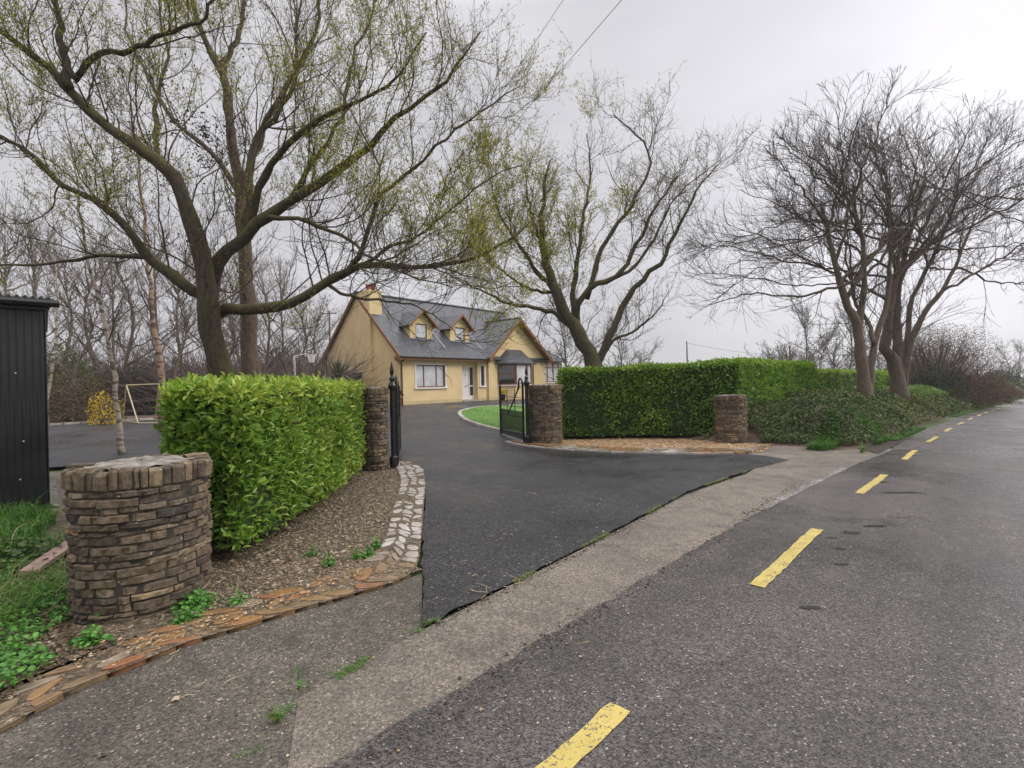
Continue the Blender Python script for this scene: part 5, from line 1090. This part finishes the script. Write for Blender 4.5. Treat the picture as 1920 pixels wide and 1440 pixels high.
def ground_leaves(name, poly, n, L, mat, label, seed, thr=0.0, f=1.8, hgt=.10, wr=.85, cat='weeds', tint=.5, sq=1):
    p, r = area(poly, n, seed); q = pnoise(np.c_[p, 0 * p[:, 0]], f, seed + 1); kk = q > thr; p = p[kk]; q = q[kk]; P = on(p); P[:, 2] += r.random(len(p)) * hgt * np.clip(q - thr + .3, 0, 1.2)
    d = norm(r.normal(size=P.shape) * [1, 1, .35]); nn = norm(r.normal(size=P.shape) * .45 + [0, 0, 1.]); LL = L * r.uniform(.5, 1.2, len(P)); mb = MB(); leaves(mb, LEAF8, P, d, nn, LL, LL * wr, np.clip(tint + r.normal(size=len(P)) * .17 + .2 * q, 0, 1)); o = mb.build(name, M[mat]); prop(o, label, cat, kind='stuff'); return o
LV = px([(-400, 1480), (-60, 1370), (25, 1325), (130, 1250), (250, 1203), (200, 1190), (150, 1195), (125, 1100), (110, 1050), (-500, 1040)])
ground_leaves('weeds', LV, 16000, .034, 'weed', 'bright green clover like weeds in the left verge', 21, -.15, 1.6, .16, tint=.55)
ground_leaves('ivy', [(-4.8, 2.8), (-3.1, 2.8), (-3.2, 4.4), (-4.8, 4.8)], 4200, .06, 'ivy', 'dark ivy trailing at the left foot of the nearest pillar', 22, -.3, 1.4, .20, cat='ivy', tint=.25)
prop(pebbles('pebbles', LV, 5000, .012, M['pebble'], .03, 14), 'small stones and debris in the left verge soil', 'gravel')
ground_leaves('litter', LV, 4200, .05, 'brownleaf', 'dead brown leaves lying in the left verge', 23, -.8, 1.2, .03, .5, 'leaf litter', .6)
# separate weeds in the bed and along the edging
def weed(xy, rad, n, label, seed, L=.032, mat='weed', hgt=.055):
    r = np.random.default_rng(seed); z0 = float(g(*xy)) + .015; P = r.normal(size=(n, 3)) * [rad * .5, rad * .5, 0]; P[:, 2] = np.abs(r.normal(size=n)) * hgt * np.exp(-(P[:, 0] ** 2 + P[:, 1] ** 2) / rad ** 2) + .008
    root = empty('weed', (*xy, z0), 0, label, 'weed', 'small weeds in the gravel and cracks'); mb = MB(); LL = L * r.uniform(.5, 1.2, n); leaves(mb, LEAF8, P, norm(r.normal(size=P.shape) * [1, 1, .4]), norm(r.normal(size=P.shape) * .5 + [0, 0, 1]), LL, LL * .9, np.clip(r.normal(.6, .2, n), 0, 1)); mb.build('leaves', M[mat], root)
    k = min(n, 30); S_ = np.zeros((k, 3, 3)); S_[:, 2] = P[:k]; S_[:, 1] = P[:k] * [.5, .5, .8]; mb = MB(); mb.tubes(S_, np.full((k, 3), .0018), 3); mb.build('stems', M['grass'], root)
for k, (u, v, rad, n, lab, L) in enumerate([(362, 1140, .13, 420, 'tall feathery green weed at the right foot of the nearest pillar', .030), (352, 1168, .08, 160, 'light green weed just below the feathery one at the edging', .030), (448, 1138, .06, 110, 'small green weed on the edging right of the nearest pillar', .03), (168, 1214, .09, 160, 'light green weed at the left of the stone edging below the pillar', .035), (616, 1064, .055, 90, 'small weed at the inner edge of the paving below the hedge', .028), (585, 1045, .07, 80, 'faint weed in the middle of the gravel bed', .022), (690, 1048, .07, 120, 'weed where the paved edging turns the corner', .028), (704, 1030, .05, 90, 'weed just above the corner of the paved edging', .028), (668, 1050, .05, 70, 'weed just left of the edging corner', .024), (560, 1302, .02, 12, 'tiny green sprout in the crack of the exposed concrete', .02)]):
    weed(at(u, v), rad, n, lab, 100 + k, L)
def tuft(xy, n, h, label, seed):
    r = np.random.default_rng(seed); a = r.uniform(0, 6.28, n); P = np.zeros((n, 4, 3)); ln = r.uniform(.2, 1.0, n) * h; D = np.stack([np.cos(a), np.sin(a), 0 * a], -1)
    P[:, 0] = r.normal(size=(n, 3)) * [.008, .008, 0]
    for k in range(1, 4): f = k / 3; P[:, k] = P[:, 0] + D * (ln * f * f * .9)[:, None] + np.c_[np.zeros((n, 2)), ln * (f - .45 * f * f)]
    mb = MB(); mb.tubes(P, np.array([[.0022, .0018, .0014, .0005]]) * np.ones((n, 1)), 3, tint=r.uniform(.3, 1, n)); o = mb.build('grass_tuft', M['grass']); o.location = (*xy, float(g(*xy)) + .01); prop(o, label, 'grass tuft', 'small weeds in the gravel and cracks')
tuft(at(519, 1354), 90, .085, 'pale grass tuft growing from the concrete crack in the foreground', 1)
tuft(at(803, 1172), 60, .05, 'little green tuft at the sharp lower corner of the tarmac', 2)
tuft(at(818, 1168), 50, .04, 'smaller green tuft just right of the tarmac corner', 3)
# fine moss and grit growing along the joints
def along_px(l, n, sd, spread):
    P = smooth_path(px(l), n); r = np.random.default_rng(sd); return P + r.normal(size=P.shape) * spread
J1 = along_px([(800, 1176), (900, 1128), (1010, 1072), (1110, 1020), (1200, 972), (1290, 924), (1400, 886)], 2600, 5, .013); kk = pnoise(np.c_[J1, 0 * J1[:, 0]], 3.5, 3) > -.1
grass('joint_moss', np.c_[J1, g(J1[:, 0], J1[:, 1]) + .012][kk], .018, 'dry grass bits along the joint of tarmac and concrete', 41, t0=.85, wid=.0022, curl=1.2, lean=1.5)
J2 = along_px([(400, 1440), (470, 1425), (540, 1380), (565, 1305), (650, 1262), (720, 1222), (790, 1184)], 1600, 6, .022); kk = pnoise(np.c_[J2, 0 * J2[:, 0]], 12, 3) > .35
grass('joint_moss', np.c_[J2, g(J2[:, 0], J2[:, 1]) + .008][kk], .010, 'green moss and grass along the crack in the foreground concrete', 42, t0=.6, wid=.0025, curl=1.2, lean=1.5)
def grit(name, pts, size, mat, label, seed, dz=.012):
    r = np.random.default_rng(seed); v, f = stone_mesh(0, 0); m = len(pts); V = (v[None] + r.normal(size=(m, 9, 3)) * .2) * size * r.lognormal(0, .45, (m, 1, 1)) * [1, 1, .5]; V = V + np.c_[pts, g(pts[:, 0], pts[:, 1]) + dz][:, None]; mb = MB(); mb.add(V.reshape(-1, 3), [(f[None] + (np.arange(m) * 9)[:, None, None]).reshape(-1, 3)], np.repeat(r.uniform(0, 1, m), 9)); prop(mb.build(name, M[mat]), label, 'grit', kind='stuff')
e1 = along_px([(700, 1440), (960, 1243), (1090, 1166), (1230, 1086), (1300, 1043), (1400, 970), (1500, 906)], 900, 8, .05); e2 = along_px([(130, 1260), (340, 1196), (560, 1120), (700, 1070)], 500, 9, .07)
grit('grit', e1, .005, 'soilbit', 'loose dark grit along the edge of the road', 3, .010); grit('grit', e2, .006, 'pebble2', 'loose pale grit on the stone edging', 4, .045)
p, r = area([(-2.2, 1.6), (-.2, 1.2), (3.5, 5.2), (6.0, 9.0), (3, 8.6), (-.5, 4)], 420, 77); grit('grit', p, .0045, 'pebble2', 'scattered pale stones over the apron and tarmac', 5, .016)
# fallen twigs
r = np.random.default_rng(15); mb = MB()
for (u, v, L, n) in [(900, 1112, .16, 5), (955, 1095, .14, 4), (1100, 1205, .07, 2), (560, 1035, .30, 2), (880, 1085, .05, 4), (860, 1060, .06, 6), (940, 1010, .05, 5), (1120, 950, .06, 4), (740, 1130, .04, 3), (420, 1290, .10, 3), (300, 1240, .12, 2), (1180, 1000, .10, 3), (1420, 900, .2, 4), (1000, 930, .08, 4)]:
    c_ = at(u, v)
    for k in range(n):
        a = r.uniform(0, 6.28); q = c_ + r.normal(size=2) * .06; d_ = np.array([math.cos(a), math.sin(a)]) * L * r.uniform(.5, 1.1); m_ = q + d_ * .5 + r.normal(size=2) * .012; z1 = float(g(*q)) + .020
        mb.tube([[*q, z1], [*m_, z1 + r.uniform(0, .012)], [*(q + d_), z1 + r.uniform(0, .006)]], [.0026, .0022, .001], 4)
prop(mb.build('twigs', M['straw']), 'thin fallen twigs scattered on the tarmac and concrete', 'twigs', kind='stuff')
mb = MB(); a = np.array([*at(20, 1350), .05]); b = np.array([*at(150, 1262), .06]); mb.tube([a, (a + b) / 2 + [0, 0, .01], b], [.003, .003, .002], 5); prop(mb.build('dry_stalk', M['straw']), 'long straw coloured stalk lying on the left end of the edging', 'stalk')
mb = MB(); a = np.array([*at(463, 1060), .03]); b = np.array([*at(542, 1018), .05]); mb.tube([a, (a + b) / 2 + [.01, 0, .012], b], [.004, .004, .002], 5); prop(mb.build('dry_stalk', M['straw']), 'straw coloured stick on the gravel before the hedge', 'stalk')
mb = MB(); r = np.random.default_rng(19)
for (u, v, L) in [(20, 1052, .45), (38, 1045, .42), (8, 1060, .38), (45, 1120, .3), (100, 1150, .3), (70, 1165, .25)]:
    q = np.array([*at(u, v), .02]); P = [q]; d_ = norm(np.array([r.normal() * .35, r.normal() * .35, 1.]))
    for k in range(5): d_ = norm(d_ + r.normal(size=3) * .28); P.append(P[-1] + d_ * L / 5)
    mb.tube(P, np.linspace(.005, .002, 6), 5)
prop(mb.build('dead_stems', M['straw']), 'pale dead bramble stems standing in the left verge', 'stems', kind='stuff')

# ------------------------------------------------------------------ behind the yard
def fence(a, b, h, label, n=7, bd=.13, name='fence', cat='fence', gate_=False):
    a, b = np.array(a, float), np.array(b, float); L = np.linalg.norm(b - a); d_ = (b - a) / L; za, zb = float(g(*a)), float(g(*b)); root = empty(name, (a[0], a[1], za), math.atan2(d_[1], d_[0]), label, cat); mb = MB(); k = max(1, int(L / 1.8))
    for i in range(n):
        z0 = .05 + i * (h - .05) / n; mb.extrude([(0, -.012, z0), (L, -.012, z0 + zb - za), (L, -.012, z0 + zb - za + bd), (0, -.012, z0 + bd)], (0, .024, 0))
    mb.build('boards', M['fencewood'], root)
    for i in range(k + 1): x = L * i / k; p_ = MB(); zz = (zb - za) * i / k; p_.box((x - .05, .013, zz - .1), (x + .05, .11, zz + h + .04)); p_.build('post', M['fencewood'], root)
    return root
ga = hw(-.25, 3.45); gb = hw(-2.1, 3.45)
fence(gb, ga, 2.0, 'dark boarded side gate against the cream gable wall', 12, .165, 'side_gate', 'gate')
fence(((200 - 960) / F * 23.5, 23.5), gb, 1.75, 'long dark horizontal board fence behind the yard', 8, .17)
wsheet('kerb_path', [((-30 - 960) / F * 17.2, 17.2), ((300 - 960) / F * 20.2, 20.2), ((420 - 960) / F * 22, 22.0), ((420 - 960) / F * 23.2, 23.2), ((180 - 960) / F * 22.5, 22.5), ((-30 - 960) / F * 22, 22)], M['bedsoil'], .05, None, .5)
kerb('yard_kerb', [((-30 - 960) / F * 17.1, 17.1), ((90 - 960) / F * 17.5, 17.5), ((200 - 960) / F * 18.8, 18.8), ((300 - 960) / F * 20.0, 20.0)], .15, .08, M['kerbstone'], 'pale kerb along the far edge of the yard', 'kerb')
# metal goal frame
d = 18.6; gr_ = empty('goal_frame', (*(W(250, 790, d)[:2]), float(g(*W(250, 790, d)[:2]))), 0, 'pale yellow metal goal frame standing at the yard edge', 'goal frame'); o3 = np.array(gr_.location); zg = o3[2]
def gpt(u, d_, h=None, v=None): q = W(u, v if v else 750, d_); q[2] = zg + h if h is not None else q[2]; return q - o3
mb = MB(); TL, TR = gpt(237, 18.6, v=722), gpt(298, 18.4, v=720); FL, FR = gpt(258, 17.6, .02), gpt(318, 17.4, .02); BL, BR = gpt(229, 19.8, .02), gpt(290, 19.6, .02)
for a, b in ((TL, TR), (TL, FL), (TR, FR), (FL, FR), (BL, BR), (TL, BL), (TR, BR), (FL, BL), (FR, BR)): mb.tube([a, b], .022, 6)
mb.build('tubes', M['goal'], gr_)
# basketball hoop
d = 24.5; q = W(553, 712, d)[:2]; zz = float(g(*q)); bh = empty('basketball_hoop', (*q, zz), 0, 'white post with a small basketball net between the trunk and the house', 'basketball hoop')
mb = MB(); top = W(553, 668, d)[2] - zz; mb.tube([(0, 0, 0), (0, 0, top)], .05, 8); mb.tube([(0, 0, top), (.62, 0, top + .12)], .03, 6); mb.build('pole', M['white'], bh)
mb = MB(); a = np.linspace(0, 2 * PI, 17); cx_ = .83; mb.tube([(cx_ + .22 * math.cos(t), .22 * math.sin(t), top + .1) for t in a], .012, 5); mb.build('ring', M['pot'], bh)
mb = MB()
for k in range(12):
    t = k / 12 * 2 * PI
    for s_ in (1, -1): mb.tube([(cx_ + .22 * math.cos(t), .22 * math.sin(t), top + .1), (cx_ + .15 * math.cos(t + s_ * .5), .15 * math.sin(t + s_ * .5), top - .12), (cx_ + .11 * math.cos(t + s_ * .9), .11 * math.sin(t + s_ * .9), top - .32)], .008, 4)
mb.build('net', M['white'], bh)
# poles and wires
def upole(u, d, vtop, label, arm=1.6, r0=.13):
    q = W(u, 700, d)[:2]; z0 = float(g(*q)); h = W(u, vtop, d)[2] - z0; root = empty('utility_pole', (*q, z0), 0, label, 'utility pole', 'utility poles'); mb = MB(); mb.tube([(0, 0, -.2), (0, 0, h)], [r0, r0 * .7], 8); mb.build('post', M['pole'], root)
    if arm: mb = MB(); mb.box((-arm / 2, -.05, h - .35), (arm / 2, .05, h - .25)); [mb.lathe([(.04, 0), (.05, .06), (.03, .12)], 6, (x, 0, h - .25)) for x in (-arm * .42, 0.0, arm * .42)]; mb.build('crossarm', M['pole'], root)
    return np.array([q[0], q[1], z0 + h])
p1 = upole(620, 62, 583, 'utility pole with crossarm left of the house gable', 2.0)
p2 = upole(1289, 95, 640, 'slim distant pole above the laurel hedge', 0, .16)
p3 = upole(1482, 62, 648, 'distant pole among the bare trees beyond the tall hedge', 0, .15)
p4 = upole(1925, 90, 640, 'pole beyond the right edge of the picture', 0, .12)
def wire(name, a, b, sag, r0, label, n=30, grp=None):
    f = np.linspace(0, 1, n)[:, None]; P = a * (1 - f) + b * f; P[:, 2] -= (4 * sag * f * (1 - f))[:, 0]; mb = MB(); mb.tube(P, r0, 5); prop(mb.build(name, M['wire']), label, 'overhead wire', grp or 'overhead wires')
chw = np.array([*hw(.2, 3.0), HZ + 7.1])
wire('overhead_wire', W(1300, -155, 9.0), chw, .0, .007, 'upper right overhead wire slanting down to the chimney'); wire('overhead_wire', W(1165, -165, 10.5), chw + [.1, .1, .1], .0, .006, 'fainter overhead wire left of the other above the drive')
wire('overhead_wire', p2 + [0, 0, -.3], np.array([*W(1500, 690, 120)[:2], 7.2]), .8, .03, 'faint wire from the distant pole over the hedge'); wire('overhead_wire', W(1700, 668, 90), p4 + [0, 0, -.2], .5, .022, 'upper of two wires at the far right horizon'); wire('overhead_wire', W(1700, 676, 90), p4 + [0, 0, -1.3], .5, .022, 'lower of two wires at the far right horizon')

# grit fallen off the tarmac edge, road scars and a worn white edge line
e3 = along_px([(800, 1178), (900, 1131), (1010, 1076), (1110, 1024), (1200, 975), (1290, 927), (1400, 888)], 1500, 12, .03); grit('grit', e3, .0045, 'soilbit', 'black grit crumbled off the edge of the driveway tarmac', 23, .008)
p, r = area(px([(800, 1150), (1250, 930), (1450, 870), (1100, 860), (810, 900)]), 500, 33); grit('grit', p, .004, 'pebble', 'small brown debris scattered on the driveway tarmac', 24, .016)
p, r = area([(-4.5, .8), (-1.2, 2.2), (-.8, 2.9), (-2.0, 2.6), (-3.4, 2.2)], 500, 35); grit('grit', p, .0045, 'pebble', 'dark debris and stones on the exposed concrete', 25, .004)
def m_worn():
    m, nt, b = newmat('worn white line'); v = coord(nt); w = mathn(nt, 'ADD', noise(nt, v, 22, 5, .75), mathn(nt, 'MULTIPLY', noise(nt, v, 1.1, 3), .5))
    setv(nt, b.inputs['Base Color'], mix(nt, ramp(nt, w, [(.78, 0.0), (.88, .7)]), (.12, .105, .09), (.55, .52, .48))); b.inputs['Roughness'].default_value = .6; return m
M['worn'] = m_worn(); strip('worn_edge_line', 1.5, 9.6, [(1.5, .68), (6.5, .56), (8.5, .43), (9.6, .42)], [(1.5, .78), (6.5, .66), (8.5, .56), (9.6, .55)], M['worn'], .0125, 90, 3, .012, road_o)
M['scar'] = simple('wet tar scar', (.012, .011, .011), .22, .5, 9, .8, 30)
for k, (u, v, a_, b_) in enumerate([(1592, 1000, .10, .05), (1640, 988, .13, .035), (1575, 1030, .05, .03), (1578, 1060, .06, .022), (1520, 1142, .07, .03), (1690, 925, .28, .05), (1655, 905, .12, .04), (1560, 1010, .05, .02)]):
    r = np.random.default_rng(k); c_ = at(u, v); n = 26; t = np.arange(n) * 2 * PI / n; q = 1 + .28 * r.normal(size=n) * .6; P = np.c_[c_[0] + a_ * np.cos(t) * q, c_[1] + b_ * np.sin(t) * q]; mb = MB(); mb.poly(np.c_[P, g(P[:, 0], P[:, 1]) + .0115]); mb.build('tar_scar', M['scar'], road_o)
# lawn blades
lp_ = np.array(lawn); p, r = area(lp_, 26000, 91); p = p[r.random(len(p)) < np.clip(1.6 - (np.hypot(p[:, 0], p[:, 1]) - 15) / 14, .15, 1)]
M['lawnblade'] = m_tint('lawn blade', [(0, (.06, .17, .02)), (.5, (.13, .29, .03)), (1, (.24, .38, .06))], .5, 5, 0, trans=.3)
grass('lawn_grass', np.c_[p, g(p[:, 0], p[:, 1]) + .05], .055, 'short mown grass of the front lawn', 92, mat='lawnblade', wid=.009)
# thin even haze in the air
hb = MB(); hb.box((-345, -345, -9), (345, 345, 17)); hz = hb.build('haze', []); hz['kind'] = 'stuff'
hm = bpy.data.materials.new('haze'); hm.use_nodes = True; hm.node_tree.nodes.clear(); pv = hm.node_tree.nodes.new('ShaderNodeVolumePrincipled'); pv.inputs['Color'].default_value = (.93, .94, .96, 1); pv.inputs['Density'].default_value = .0007
ho_ = hm.node_tree.nodes.new('ShaderNodeOutputMaterial'); hm.node_tree.links.new(pv.outputs[0], ho_.inputs['Volume']); hz.data.materials.append(hm)
